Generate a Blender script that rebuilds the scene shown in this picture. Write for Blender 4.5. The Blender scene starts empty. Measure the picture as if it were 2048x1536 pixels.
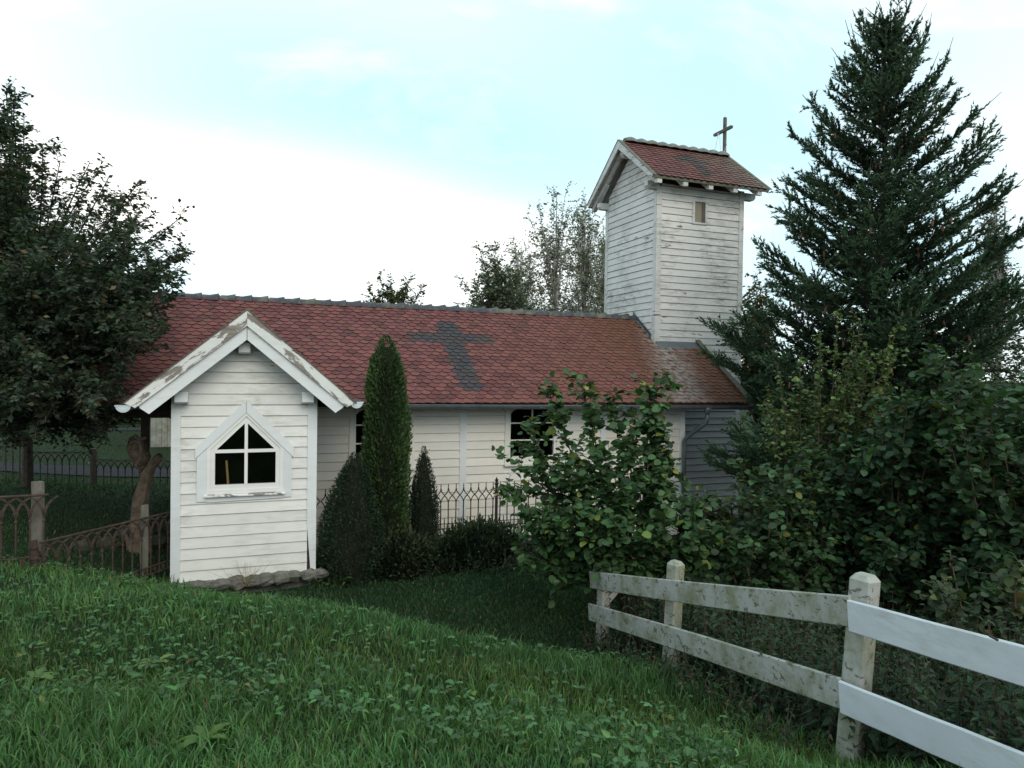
import bpy, math, random
import numpy as np
from mathutils import Matrix, Vector
random.seed(7); rng = np.random.default_rng(7)
R = math.radians
SC = bpy.context.scene; COL = SC.collection

# ------------------------------------------------------------------ camera
F_PX, CX, CY = 1390.0, 1024.0, 768.0            # photograph is 2048 x 1536
YAW, ROLL, PITCH, CAMZ = R(20.9), R(0.85), R(-0.95), 3.0
cf = np.array([math.sin(YAW)*math.cos(PITCH), math.cos(YAW)*math.cos(PITCH), math.sin(PITCH)])
_r0 = np.array([math.cos(YAW), -math.sin(YAW), 0.0]); _u0 = np.cross(_r0, cf)
cr = _r0*math.cos(ROLL) + _u0*math.sin(ROLL); cu = np.cross(cr, cf)
CPOS = np.array([0.0, 0.0, CAMZ])
cam_data = bpy.data.cameras.new('camera'); cam = bpy.data.objects.new('camera', cam_data); COL.objects.link(cam)
cam.matrix_world = Matrix(((cr[0], cu[0], -cf[0], 0), (cr[1], cu[1], -cf[1], 0), (cr[2], cu[2], -cf[2], CAMZ), (0, 0, 0, 1)))
cam_data.sensor_width = 36.0; cam_data.lens = 36.0*F_PX/2048.0
cam_data.clip_start = 0.05; cam_data.clip_end = 3000
SC.camera = cam

# ------------------------------------------------------------------ world, sun, exposure
SUN_EL, SUN_AZ = R(38), R(170)                   # azimuth clockwise from +Y: high behind the camera, behind thin cloud
world = bpy.data.worlds.new('World'); SC.world = world; world.use_nodes = True
wn, wl = world.node_tree.nodes, world.node_tree.links
wn.clear()
def W(t, **k):
    n = wn.new(t)
    for a, b in k.items(): setattr(n, a, b)
    return n
w_out = W('ShaderNodeOutputWorld')
sky = W('ShaderNodeTexSky', sky_type='NISHITA'); sky.sun_disc = False
sky.sun_elevation = SUN_EL; sky.sun_rotation = SUN_AZ; sky.air_density = 1.0; sky.dust_density = 0.6; sky.ozone_density = 1.6
bg_sky = W('ShaderNodeBackground'); bg_sky.inputs['Strength'].default_value = 0.15
wl.new(sky.outputs[0], bg_sky.inputs['Color'])
bg_cloud = W('ShaderNodeBackground'); bg_cloud.inputs['Strength'].default_value = 1.0
tc = W('ShaderNodeTexCoord'); sep = W('ShaderNodeSeparateXYZ'); wl.new(tc.outputs['Generated'], sep.inputs[0])
def wm(op, a, b, clamp=False):
    n = W('ShaderNodeMath', operation=op); n.use_clamp = clamp
    for i, v in enumerate((a, b)):
        if v is None: continue
        if isinstance(v, (int, float)): n.inputs[i].default_value = v
        else: wl.new(v, n.inputs[i])
    return n.outputs[0]
zz = wm('MAXIMUM', sep.outputs[2], 0.0)
den = wm('ADD', zz, 0.22)
cxy = W('ShaderNodeCombineXYZ'); wl.new(wm('DIVIDE', sep.outputs[0], den), cxy.inputs[0]); wl.new(wm('DIVIDE', sep.outputs[1], den), cxy.inputs[1])
cmap = W('ShaderNodeMapping'); cmap.inputs['Location'].default_value = (4.0, -3.0, 0.0); cmap.inputs['Rotation'].default_value = (0, 0, 0.5); cmap.inputs['Scale'].default_value = (0.75, 1.25, 1)
wl.new(cxy.outputs[0], cmap.inputs[0])
n1 = W('ShaderNodeTexNoise'); n1.inputs['Scale'].default_value = 0.55; n1.inputs['Detail'].default_value = 2.0; n1.inputs['Roughness'].default_value = 0.45; wl.new(cmap.outputs[0], n1.inputs['Vector'])
n2 = W('ShaderNodeTexNoise'); n2.inputs['Scale'].default_value = 2.3; n2.inputs['Detail'].default_value = 7.0; n2.inputs['Roughness'].default_value = 0.6; n2.inputs['Distortion'].default_value = 0.4; wl.new(cmap.outputs[0], n2.inputs['Vector'])
big = W('ShaderNodeMapRange'); big.interpolation_type = 'SMOOTHSTEP'; big.inputs[1].default_value = 0.34; big.inputs[2].default_value = 0.74; wl.new(n1.outputs[0], big.inputs[0])
fine = W('ShaderNodeMapRange'); fine.inputs[1].default_value = 0.54; fine.inputs[2].default_value = 0.80; wl.new(n2.outputs[0], fine.inputs[0])
hz = wm('POWER', wm('SUBTRACT', 1.0, zz, True), 3.2)                     # thicker veil towards the horizon, all round
veil = wm('ADD', wm('MULTIPLY', hz, 0.36), wm('MULTIPLY', big.outputs[0], 0.70))
thick = wm('ADD', veil, wm('MULTIPLY', fine.outputs[0], 0.40), True)
vcol = W('ShaderNodeValToRGB'); vcol.color_ramp.elements[0].color = (0.47, 0.82, 0.94, 1); vcol.color_ramp.elements[1].color = (1.30, 1.24, 1.17, 1)   # thin high veil is pale cyan, thick cloud white
wl.new(thick, vcol.inputs[0]); wl.new(vcol.outputs[0], bg_cloud.inputs['Color'])
cov = wm('ADD', wm('MULTIPLY', thick, 0.18), 0.82, True)
wmix = W('ShaderNodeMixShader'); wl.new(cov, wmix.inputs[0]); wl.new(bg_sky.outputs[0], wmix.inputs[1]); wl.new(bg_cloud.outputs[0], wmix.inputs[2])
wl.new(wmix.outputs[0], w_out.inputs['Surface'])

sun_data = bpy.data.lights.new('sun', 'SUN'); sun_data.energy = 1.2; sun_data.angle = R(40); sun_data.color = (1.0, 0.90, 0.76)
sun = bpy.data.objects.new('sun', sun_data); COL.objects.link(sun)
sdir = Vector((math.sin(SUN_AZ)*math.cos(SUN_EL), math.cos(SUN_AZ)*math.cos(SUN_EL), math.sin(SUN_EL)))
sun.rotation_euler = sdir.to_track_quat('Z', 'Y').to_euler(); sun.location = (0, -20, 30)
vs = SC.view_settings; vs.view_transform = 'Standard'; vs.look = 'None'; vs.exposure = 0.30; vs.gamma = 1.0; vs.use_curve_mapping = False
SC.cycles.max_bounces = 6; SC.cycles.diffuse_bounces = 3; SC.cycles.glossy_bounces = 2; SC.cycles.transparent_max_bounces = 8; SC.cycles.transmission_bounces = 3
SC.cycles.use_denoising = True

# ------------------------------------------------------------------ helpers: places
def ray(x, y): return cf + cr*((x-CX)/F_PX) - cu*((y-CY)/F_PX)
def at(x, y, d): return CPOS + ray(x, y)*d                    # a place seen at (x, y) of the photograph, d metres ahead
def onp(x, y, ax, val):
    k = ray(x, y); return CPOS + k*((val-CPOS[ax])/k[ax])
def project(P):
    d = np.atleast_2d(P) - CPOS; z = d@cf
    return np.stack([CX+F_PX*(d@cr)/z, CY-F_PX*(d@cu)/z, z], 1)
# ------------------------------------------------------------------ helpers: meshes and objects
class MB:
    """collects faces of one part"""
    def __init__(s): s.v = []; s.f = []
    def add(s, verts, faces):
        o = len(s.v); s.v += [tuple(map(float, p)) for p in verts]; s.f += [tuple(i+o for i in q) for q in faces]; return s
    def box(s, lo, hi):
        x0, y0, z0 = lo; x1, y1, z1 = hi
        return s.add([(x0,y0,z0),(x1,y0,z0),(x1,y1,z0),(x0,y1,z0),(x0,y0,z1),(x1,y0,z1),(x1,y1,z1),(x0,y1,z1)],
                     [(0,3,2,1),(4,5,6,7),(0,1,5,4),(1,2,6,5),(2,3,7,6),(3,0,4,7)])
    def bar(s, a, b, w, h, up=(0, 0, 1)):
        a = np.array(a, float); b = np.array(b, float); d = b-a; d /= np.linalg.norm(d)
        x = np.cross(d, up); x /= np.linalg.norm(x); y = np.cross(x, d)
        vv = [p + x*sx*w/2 + y*sy*h/2 for p in (a, b) for sx, sy in ((-1,-1),(1,-1),(1,1),(-1,1))]
        return s.add(vv, [(0,1,2,3),(7,6,5,4),(0,4,5,1),(1,5,6,2),(2,6,7,3),(3,7,4,0)])
    def prism(s, pts, off):
        """closed polygon pts (3-D) pushed along off"""
        n = len(pts); pts = [np.array(p, float) for p in pts]; off = np.array(off, float)
        return s.add(pts + [p+off for p in pts], [tuple(range(n)), tuple(range(2*n-1, n-1, -1))] + [(i, i+n, (i+1) % n+n, (i+1) % n) for i in range(n)])
    def tube(s, pts, radii, n=6, caps=True):
        pts = [np.array(p, float) for p in pts]; base = len(s.v); prev = None
        if not hasattr(radii, '__len__'): radii = [radii]*len(pts)
        for i, p in enumerate(pts):
            d = pts[min(i+1, len(pts)-1)] - pts[max(i-1, 0)]; d = d/(np.linalg.norm(d)+1e-9)
            ref = prev if prev is not None else (np.array([1., 0, 0]) if abs(d[0]) < .8 else np.array([0, 1., 0]))
            x = ref - d*(ref@d); x /= np.linalg.norm(x)+1e-9; y = np.cross(d, x); prev = x
            for k in range(n):
                a = 2*math.pi*k/n; s.v.append(tuple(p + radii[i]*(x*math.cos(a)+y*math.sin(a))))
        for i in range(len(pts)-1):
            for k in range(n):
                a, b = base+i*n+k, base+i*n+(k+1) % n; s.f.append((a, b, b+n, a+n))
        if caps: s.f.append(tuple(base+k for k in range(n-1, -1, -1))); s.f.append(tuple(base+(len(pts)-1)*n+k for k in range(n)))
        return s
    def lathe(s, c, prof, n=8):
        base = len(s.v); c = np.array(c, float)
        for r_, z in prof:
            for k in range(n):
                a = 2*math.pi*k/n; s.v.append((c[0]+r_*math.cos(a), c[1]+r_*math.sin(a), c[2]+z))
        for i in range(len(prof)-1):
            for k in range(n):
                a, b = base+i*n+k, base+i*n+(k+1) % n; s.f.append((a, b, b+n, a+n))
        s.f.append(tuple(base+k for k in range(n-1, -1, -1))); s.f.append(tuple(base+(len(prof)-1)*n+k for k in range(n)))
        return s
ORG = {}
def org(o):
    while o is not None:
        if o.name in ORG: return ORG[o.name]
        o = o.parent
    return np.zeros(3)
def tag(o, label=None, cat=None, group=None, kind=None):
    for k, v in (('label', label), ('category', cat), ('group', group), ('kind', kind)):
        if v: o[k] = v
    return o
def thing(name, loc, label, cat, group=None):
    o = bpy.data.objects.new(name, None); COL.objects.link(o); o.location = tuple(map(float, loc)); o.empty_display_size = .2
    ORG[o.name] = np.array(loc, float); return tag(o, label, cat, group)
def add(name, mesh, parent=None, loc=(0, 0, 0)):
    o = bpy.data.objects.new(name, mesh); COL.objects.link(o)
    if parent is not None: o.parent = parent
    o.location = tuple(map(float, loc)); return o
def build(mb, name, mat, parent=None, smooth=False, origin=None, local=False):
    """origin: own base for a thing that is one mesh; parts keep their thing's base; local: vertices are already relative"""
    og = np.zeros(3) if local else (org(parent) if parent is not None else (np.array(origin, float) if origin is not None else np.zeros(3)))
    me = bpy.data.meshes.new(name); vv = (np.array(mb.v) - og)
    me.from_pydata([tuple(p) for p in vv], [], mb.f); me.materials.append(mat)
    if smooth: me.polygons.foreach_set('use_smooth', [True]*len(me.polygons))
    me.update()
    o = add(name, me, parent)
    if parent is None and origin is not None: o.location = tuple(map(float, origin)); ORG[o.name] = np.array(origin, float)
    return o
def npmesh(name, V, polys, mat, cols=None, smooth=False):
    """polys: list of (n,k) index arrays; cols: (nverts,3) colour per vertex"""
    me = bpy.data.meshes.new(name); V = np.ascontiguousarray(V, dtype=np.float32)
    me.vertices.add(len(V)); me.vertices.foreach_set('co', V.ravel())
    polys = [p for p in polys if len(p)]
    loops = np.concatenate([p.ravel() for p in polys]).astype(np.int32)
    tot = np.concatenate([np.full(len(p), p.shape[1]) for p in polys]).astype(np.int32)
    start = np.concatenate([[0], np.cumsum(tot)[:-1]]).astype(np.int32)
    me.loops.add(len(loops)); me.loops.foreach_set('vertex_index', loops)
    me.polygons.add(len(tot)); me.polygons.foreach_set('loop_start', start); me.polygons.foreach_set('loop_total', tot)
    if smooth: me.polygons.foreach_set('use_smooth', np.ones(len(tot), bool))
    if cols is not None:
        a = me.color_attributes.new('Col', 'FLOAT_COLOR', 'POINT')
        c4 = np.ones((len(V), 4), np.float32); c4[:, :3] = cols; a.data.foreach_set('color', c4.ravel())
    me.materials.append(mat); me.update(calc_edges=True); return me

# ------------------------------------------------------------------ helpers: materials
class Mat:
    def __init__(s, name):
        s.m = bpy.data.materials.new(name); s.m.use_nodes = True; s.n = s.m.node_tree.nodes; s.l = s.m.node_tree.links
        s.b = s.n['Principled BSDF']; s.pos = s.n.new('ShaderNodeNewGeometry').outputs['Position']
    def set(s, **k):
        for a, v in k.items():
            i = s.b.inputs[a.replace('_', ' ')]
            if hasattr(v, 'node'): s.l.new(v, i)
            else: i.default_value = (*v, 1) if isinstance(v, tuple) and len(v) == 3 else v
        return s
    def noise(s, scale, detail=4, rough=.55, vec=None, stretch=None, dist=0, loc=(0, 0, 0)):
        n = s.n.new('ShaderNodeTexNoise'); n.inputs['Scale'].default_value = scale; n.inputs['Detail'].default_value = detail
        n.inputs['Roughness'].default_value = rough; n.inputs['Distortion'].default_value = dist
        mp = s.n.new('ShaderNodeMapping'); mp.inputs['Scale'].default_value = stretch or (1, 1, 1); mp.inputs['Location'].default_value = loc
        s.l.new(vec or s.pos, mp.inputs[0]); s.l.new(mp.outputs[0], n.inputs['Vector']); return n.outputs[0]
    def rng(s, v, a, b, c=0., d=1.):
        n = s.n.new('ShaderNodeMapRange'); s.l.new(v, n.inputs[0])
        for i, q in enumerate((a, b, c, d)): n.inputs[i+1].default_value = q
        return n.outputs[0]
    def math(s, op, a, b=0.):
        n = s.n.new('ShaderNodeMath'); n.operation = op
        for i, v in enumerate((a, b)):
            if isinstance(v, (int, float)): n.inputs[i].default_value = v
            else: s.l.new(v, n.inputs[i])
        return n.outputs[0]
    def mix(s, fac, a, b, mode='MIX'):
        n = s.n.new('ShaderNodeMix'); n.data_type = 'RGBA'; n.blend_type = mode
        for i, v in ((0, fac), (6, a), (7, b)):
            if isinstance(v, (int, float)): n.inputs[i].default_value = v
            elif isinstance(v, tuple): n.inputs[i].default_value = (*v, 1)
            else: s.l.new(v, n.inputs[i])
        return n.outputs[2]
    def attr(s):
        n = s.n.new('ShaderNodeAttribute'); n.attribute_name = 'Col'; return n.outputs['Color']
    def orand(s): return s.n.new('ShaderNodeObjectInfo').outputs['Random']
    def xyz(s):
        n = s.n.new('ShaderNodeSeparateXYZ'); s.l.new(s.pos, n.inputs[0]); return n.outputs
    def bump(s, h, strength=.3, dist=.01):
        n = s.n.new('ShaderNodeBump'); n.inputs['Strength'].default_value = strength; n.inputs['Distance'].default_value = dist
        s.l.new(h, n.inputs['Height']); s.l.new(n.outputs[0], s.b.inputs['Normal']); return s

def paint(name, base, peel, dirt, cream=None, wood=(.24, .21, .18), peel_scale=3.0, st=(.55, .55, 2.6), grain=None):
    """old oil paint on timber: peel = share of bare wood, dirt = strength of grey-green grime"""
    m = Mat(name)
    tone = m.rng(m.orand(), 0, 1, .93, 1.04)
    v1 = m.noise(1.1, 4, .6); col = m.mix(m.rng(v1, .35, .7), base, tuple(c*.9 for c in base))
    if cream: col = m.mix(m.rng(m.noise(.8, 2, .5, loc=(4, 2, 1)), .4, .6), col, cream)
    mul = m.n.new('ShaderNodeVectorMath'); mul.operation = 'SCALE'; m.l.new(col, mul.inputs[0]); m.l.new(tone, mul.inputs['Scale']); col = mul.outputs[0]
    g1 = m.noise(7, 6, .7, stretch=(.6, .6, 2.6), loc=(2, 1, 7)); g2 = m.noise(1.3, 3, .6, loc=(8, 3, 2))
    dm = m.math('MULTIPLY', m.rng(g1, .42, .66), m.rng(g2, .40, .62, .12, 1.))
    col = m.mix(m.math('MULTIPLY', dm, dirt), col, (.30, .29, .24))
    spk = m.rng(m.noise(42, 3, .6), .70, .78); col = m.mix(m.math('MULTIPLY', spk, .55*min(1, dirt*1.5)), col, (.16, .14, .12))
    gv = None
    if grain:                                          # flakes run along the grain: grain = rotation of the board
        mp = m.n.new('ShaderNodeMapping'); mp.vector_type = 'TEXTURE'; mp.inputs['Rotation'].default_value = grain; mp.inputs['Scale'].default_value = (4.5, 1, 1); m.l.new(m.pos, mp.inputs[0]); gv = mp.outputs[0]
    p1 = m.noise(peel_scale, 8, .68, vec=gv, stretch=(1, 1, 1) if grain else st, dist=.35, loc=(1, 5, 3))
    pm = m.rng(p1, 1-peel-.012, 1-peel+.012)
    col = m.mix(pm, col, m.mix(m.rng(m.noise(30, 4, .6, stretch=(.1, .1, 1.5)), .35, .65), wood, tuple(c*.62 for c in wood)))
    gr = m.noise(60, 3, .6, stretch=(.06, .06, 1))
    h = m.math('ADD', m.math('MULTIPLY', pm, -1.0), m.math('MULTIPLY', gr, .35))
    m.set(Base_Color=col, Roughness=m.rng(pm, 0, 1, .55, .9)).bump(h, .35, .004); m.b.inputs['Specular IOR Level'].default_value = .3
    return m.m
def plain(name, base, rough=.7, var=.25, scale=6., bump=.2, metal=0., spec=.3, tint=None, dist=.01):
    m = Mat(name); nz = m.noise(scale, 6, .6)
    col = m.mix(m.rng(nz, .3, .7), tuple(c*(1-var) for c in base), tuple(min(1, c*(1+var)) for c in base))
    if tint: col = m.mix(m.rng(m.noise(scale*.4, 4, .65, loc=(3, 9, 2)), .5, .68), col, tint)
    m.set(Base_Color=col, Roughness=rough, Metallic=metal); m.b.inputs['Specular IOR Level'].default_value = spec
    if bump: m.bump(m.noise(scale*5, 4, .6), bump, dist)
    return m.m
def leafmat(name, trans=.22, rough=.55, spec=.25):
    m = Mat(name); col = m.attr(); m.set(Base_Color=col, Roughness=rough); m.b.inputs['Specular IOR Level'].default_value = spec
    t = m.n.new('ShaderNodeBsdfTranslucent'); hs = m.n.new('ShaderNodeMix'); hs.data_type = 'RGBA'; hs.blend_type = 'MULTIPLY'
    hs.inputs[0].default_value = 1; m.l.new(col, hs.inputs[6]); hs.inputs[7].default_value = (1.5, 1.6, .6, 1); m.l.new(hs.outputs[2], t.inputs[0])
    mx = m.n.new('ShaderNodeMixShader'); mx.inputs[0].default_value = trans; m.l.new(m.b.outputs[0], mx.inputs[1]); m.l.new(t.outputs[0], mx.inputs[2])
    m.l.new(mx.outputs[0], m.n['Material Output'].inputs[0]); return m.m

WHITE = paint('white_paint', (.74, .73, .70), .31, .5)
WHITE_TOWER = paint('white_paint_weathered', (.74, .725, .695), .352, 1.0)
WHITE_NAVE = paint('cream_white_paint', (.73, .705, .655), .25, .14, cream=(.73, .685, .60))
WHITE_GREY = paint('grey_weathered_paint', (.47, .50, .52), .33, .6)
TRIM = paint('white_trim_paint', (.70, .72, .73), .28, .25)
TRIM_TOWER = paint('white_trim_weathered', (.68, .68, .66), .37, .95)
PEEL = paint('peeling_white_paint', (.74, .74, .72), .50, .25, wood=(.27, .24, .21), peel_scale=5.5, grain=(0, math.atan(.862), 0))
PEEL_L = paint('peeling_white_paint_left', (.74, .74, .72), .46, .25, wood=(.27, .24, .21), peel_scale=5.5, grain=(0, -math.atan(.862), 0))
GLASSM = Mat('window_glass'); _g = GLASSM
_tr = _g.n.new('ShaderNodeBsdfTransparent'); _tr.inputs[0].default_value = (.86, .88, .87, 1); _gl = _g.n.new('ShaderNodeBsdfGlossy'); _gl.inputs['Roughness'].default_value = .03
_fr = _g.n.new('ShaderNodeFresnel'); _fr.inputs[0].default_value = 1.45; _mx = _g.n.new('ShaderNodeMixShader')
_g.l.new(_fr.outputs[0], _mx.inputs[0]); _g.l.new(_tr.outputs[0], _mx.inputs[1]); _g.l.new(_gl.outputs[0], _mx.inputs[2]); _g.l.new(_mx.outputs[0], _g.n['Material Output'].inputs[0])
GLASS = _g.m
DARK = plain('dark_interior_timber', (.035, .028, .022), .9, .3, 4, 0)
DARKWOOD = plain('dark_stained_timber', (.05, .038, .03), .8, .3, 6, .2)
ZINC = plain('grey_zinc', (.115, .13, .14), .5, .2, 5, .05, metal=.25, spec=.45)
ZINC_END = plain('pale_zinc', (.55, .60, .62), .5, .1, 8, .05, metal=.2)
RIDGEM = plain('lichen_grey_ridge_clay', (.17, .18, .165), .8, .3, 9, .3, tint=(.12, .13, .09))
SLATE = plain('slate_grey_clay', (.055, .058, .068), .65, .3, 9, .3, tint=(.14, .14, .10))
MOSSWOOD = plain('mossy_grey_timber', (.13, .125, .10), .9, .35, 9, .4, tint=(.09, .11, .05))
RUST = plain('rusty_cast_iron', (.058, .036, .029), .85, .4, 14, .5, tint=(.075, .058, .047))
IRON = plain('dark_wrought_iron', (.020, .017, .015), .75, .35, 12, .3, tint=(.06, .04, .032))
DARKSTONE = plain('dark_mossy_stone', (.05, .048, .04), .95, .4, 7, .6, tint=(.03, .042, .022), dist=.03)
STONE = plain('grey_field_stone', (.15, .145, .13), .9, .4, 7, .6, tint=(.07, .09, .05), dist=.03)
GREYWOOD = plain('grey_weathered_timber', (.13, .118, .098), .9, .35, 8, .5, tint=(.11, .12, .08))
BROWNWOOD = plain('bare_brown_driftwood', (.135, .10, .073), .85, .45, 9, .9, tint=(.065, .05, .04), dist=.03)
TAUPE = plain('taupe_shutter_panel', (.30, .26, .20), .8, .12, 3, .1)
BARK = plain('brown_bark', (.060, .048, .038), .95, .4, 12, .6)
BIRCHBARK = plain('white_birch_bark', (.42, .40, .37), .8, .4, 5, .3, tint=(.06, .05, .045))
TWIG = plain('twig_brown', (.075, .055, .038), .85, .3, 10, .3)
STICK = plain('yellow_wood_stick', (.55, .36, .16), .6, .15, 8, 0)
LEAF = leafmat('leaf'); NEEDLE = leafmat('needle', .08, .6, .25); GRASSM = leafmat('grass_blade', .22, .6, .2)
CONEM = plain('spruce_cone_brown', (.12, .062, .035), .8, .3, 30, .3)
CABLE = plain('pale_cable', (.62, .64, .66), .5, .05, 3, 0)

def tilemat():
    m = Mat('clay_roof_tile'); c = m.attr(); x, y, z = m.xyz()
    n = m.noise(3.0, 5, .6); c = m.mix(m.rng(n, .3, .72, 0, .45), c, m.mix(.5, c, (.12, .055, .052)), 'MIX')
    right = m.rng(m.math('ADD', x, m.math('MULTIPLY', m.math('SUBTRACT', m.noise(.55, 3, .6), .5), 5.)), 4.2, 9.0)
    right = m.math('MULTIPLY', right, m.rng(z, 4.5, 5.0, 1., .15)); c = m.mix(m.math('MULTIPLY', right, .70), c, (.135, .064, .034))                         # algae-browned towards the tower
    gm = m.rng(m.noise(5, 6, .65, loc=(7, 1, 3)), .60, .72); c = m.mix(m.math('MULTIPLY', gm, m.rng(right, 0, 1, .08, .5)), c, (.075, .07, .035))
    lich = m.rng(m.noise(16, 5, .65, loc=(1, 8, 2)), .665, .70)
    patch = m.math('MULTIPLY', m.rng(m.math('ABSOLUTE', m.math('SUBTRACT', m.math('ADD', x, m.math('MULTIPLY', y, -.35)), 4.18)), .1, .75, 1., 0.), m.math('MULTIPLY', m.rng(m.noise(7, 6, .7, loc=(3, 3, 9)), .40, .58), m.rng(z, 4.5, 4.6, 1., 0.)))
    c = m.mix(m.math('MULTIPLY', lich, .55), c, (.42, .40, .37)); c = m.mix(m.math('MULTIPLY', patch, .62), c, (.36, .35, .33))
    m.set(Base_Color=c, Roughness=.68); m.b.inputs['Specular IOR Level'].default_value = .22; m.bump(m.noise(45, 4, .6), .25, .004); return m.m
TILE = tilemat()

# ------------------------------------------------------------------ terrain
_cp = [at(x, y, d) for x, y, d in [
    (60, 1536, 2.75), (700, 1536, 2.8), (1250, 1536, 3.2), (1550, 1536, 3.7), (1710, 1545, 4.2), (1345, 1338, 6.4), (1203, 1300, 7.8), (2048, 1620, 3.2),
    (0, 1140, 7.0), (200, 1160, 7.4), (340, 1180, 8.3), (640, 1222, 7.3), (800, 1250, 6.7), (1000, 1295, 6.2), (1130, 1325, 6.1),
    (0, 1300, 4.55), (400, 1330, 4.6), (800, 1380, 4.4), (1150, 1440, 4.3), (500, 1180, 10.0), (640, 1160, 10.2),
    (760, 1140, 10.9), (1000, 1128, 10.9), (900, 1185, 9.6), (1100, 1215, 8.8), (1000, 1240, 8.3), (640, 1230, 8.6), (800, 1262, 7.9), (960, 1310, 7.2),
    (100, 1065, 10.6), (250, 1010, 13.6), (55, 968, 14.0), (187, 970, 17.0), (300, 962, 18.0), (1700, 1420, 6.2), (1500, 1330, 7.6)]]
_cp += [np.array(p) for p in [(0, 0, 1.4), (-2.5, 2, 1.45), (-6, 5, 1.5), (3, 1, .95), (6, 3, .5), (0, -5, 1.5), (-6, -4, 1.7), (6, -5, 1.0), (4, 12.4, -.25), (8, 12.4, -.35), (8, 16, -.3), (0, 12.4, .02), (0, 16, .05), (-4, 20, .1), (-9, 14, .9), (-10, 24, .3),
    (11, 9, -.3), (13, 14, -.3), (6, 22, 0), (16, 24, 0), (0, 30, 0), (-14, 32, 0), (15, 35, 0), (22, 12, -.2), (20, 0, .1), (-20, 8, 1.0), (-20, 30, .1), (30, 30, 0), (0, 42, 0)]]
_cp = np.array(_cp); _XY = _cp[:, :2]
def _phi(r): return r*r*np.log(r+1e-6)
_n = len(_cp); _A = np.zeros((_n+3, _n+3)); _D = np.linalg.norm(_XY[:, None]-_XY[None], axis=2)
_A[:_n, :_n] = _phi(_D) + np.eye(_n)*.12; _A[:_n, _n] = 1; _A[:_n, _n+1:] = _XY; _A[_n, :_n] = 1; _A[_n+1:, :_n] = _XY.T
_wt = np.linalg.solve(_A, np.concatenate([_cp[:, 2], np.zeros(3)]))
def hgt(x, y):
    x = np.atleast_1d(np.asarray(x, float)); y = np.atleast_1d(np.asarray(y, float)); out = np.zeros(len(x))
    for i in range(0, len(x), 40000):
        q = np.stack([x[i:i+40000], y[i:i+40000]], 1); d = np.linalg.norm(q[:, None]-_XY[None], axis=2)
        out[i:i+40000] = _phi(d)@_wt[:_n] + _wt[_n] + q@_wt[_n+1:]
    w = np.clip((np.hypot(x, y-8)-24)/14, 0, 1); w = w*w*(3-2*w)
    return np.clip(out*(1-w), -1.2, 2.2)
def h1(x, y): return float(hgt(x, y)[0])
gx = np.concatenate([np.linspace(-900, -40, 14), np.linspace(-32, 32, 161), np.linspace(40, 900, 14)])
gy = np.concatenate([np.linspace(-900, -30, 12), np.linspace(-24, 44, 171), np.linspace(52, 900, 14)])
GX, GY = np.meshgrid(gx, gy); GZ = hgt(GX.ravel(), GY.ravel())
nx, ny = len(gx), len(gy); ii = (np.arange(ny-1)[:, None]*nx + np.arange(nx-1)[None]).ravel()
_m = Mat('earth_under_grass'); _x = _m.noise(2.2, 5, .6)
_m.set(Base_Color=_m.mix(_m.rng(_m.noise(.5, 4, .6), .4, .65), _m.mix(_m.rng(_x, .35, .65), (.012, .026, .010), (.018, .034, .013)), (.020, .028, .012)), Roughness=.95).bump(_m.noise(30, 5, .7), .8, .03); _m.b.inputs['Specular IOR Level'].default_value = .1
ground = add('ground', npmesh('ground', np.stack([GX.ravel(), GY.ravel(), GZ], 1), [np.stack([ii, ii+1, ii+nx+1, ii+nx], 1)], _m.m, smooth=True)); tag(ground, 'grassy hillside sloping down to the chapel', 'ground', kind='structure')
_gm = plain('grey_gravel', (.045, .045, .048), 1., .3, 30, .6, spec=0.)
def path(name, pts, w, label):
    P = np.array(pts, float); n = 40; t = np.linspace(0, len(P)-1, n); X = np.interp(t, range(len(P)), P[:, 0]); Y = np.interp(t, range(len(P)), P[:, 1])
    dx, dy = np.gradient(X), np.gradient(Y); L = np.hypot(dx, dy); nxv, nyv = -dy/L, dx/L; rows = []
    for k in np.linspace(-1, 1, 7): rows.append(np.stack([X+nxv*w*k/2, Y+nyv*w*k/2, hgt(X+nxv*w*k/2, Y+nyv*w*k/2)+.03], 1))
    V = np.concatenate(rows); i = (np.arange(6)[:, None]*n+np.arange(n-1)[None]).ravel()
    o = add(name, npmesh(name, V, [np.stack([i, i+1, i+n+1, i+n], 1)], _gm)); tag(o, label, 'path', kind='structure')
path('gravel_path', [at(-400, 950, 19.2)[:2], at(100, 948, 19.4)[:2], at(340, 946, 19.6)[:2], at(700, 940, 20.5)[:2]], 1.9, 'grey gravel path behind the far iron fence')
path('gravel_path', [at(-300, 862, 32)[:2], at(150, 860, 33)[:2], at(400, 858, 34)[:2], at(800, 855, 36)[:2]], 1.6, 'distant gravel strip across the far lawn')

# ------------------------------------------------------------------ chapel
chapel = thing('chapel', (0, 10.3, 0.05), 'small white clapboard chapel with red tiled roof, bell tower and gabled annex', 'chapel')
VE, ZE, SL = 11.85, 2.46, 0.70                    # nave eave line and roof slope
VR, ZR = 14.59, 4.378                             # nave ridge
TU0, TU1, TV0, TV1 = 8.71, 11.09, 13.70, 16.08    # tower
VA, VW = 10.30, 12.35                             # annex front wall, nave front wall
UE0, UE1, UN = -2.35, 9.88, 8.60                  # nave roof ends, nave wall corner
HY = math.hypot(1, SL)

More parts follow.
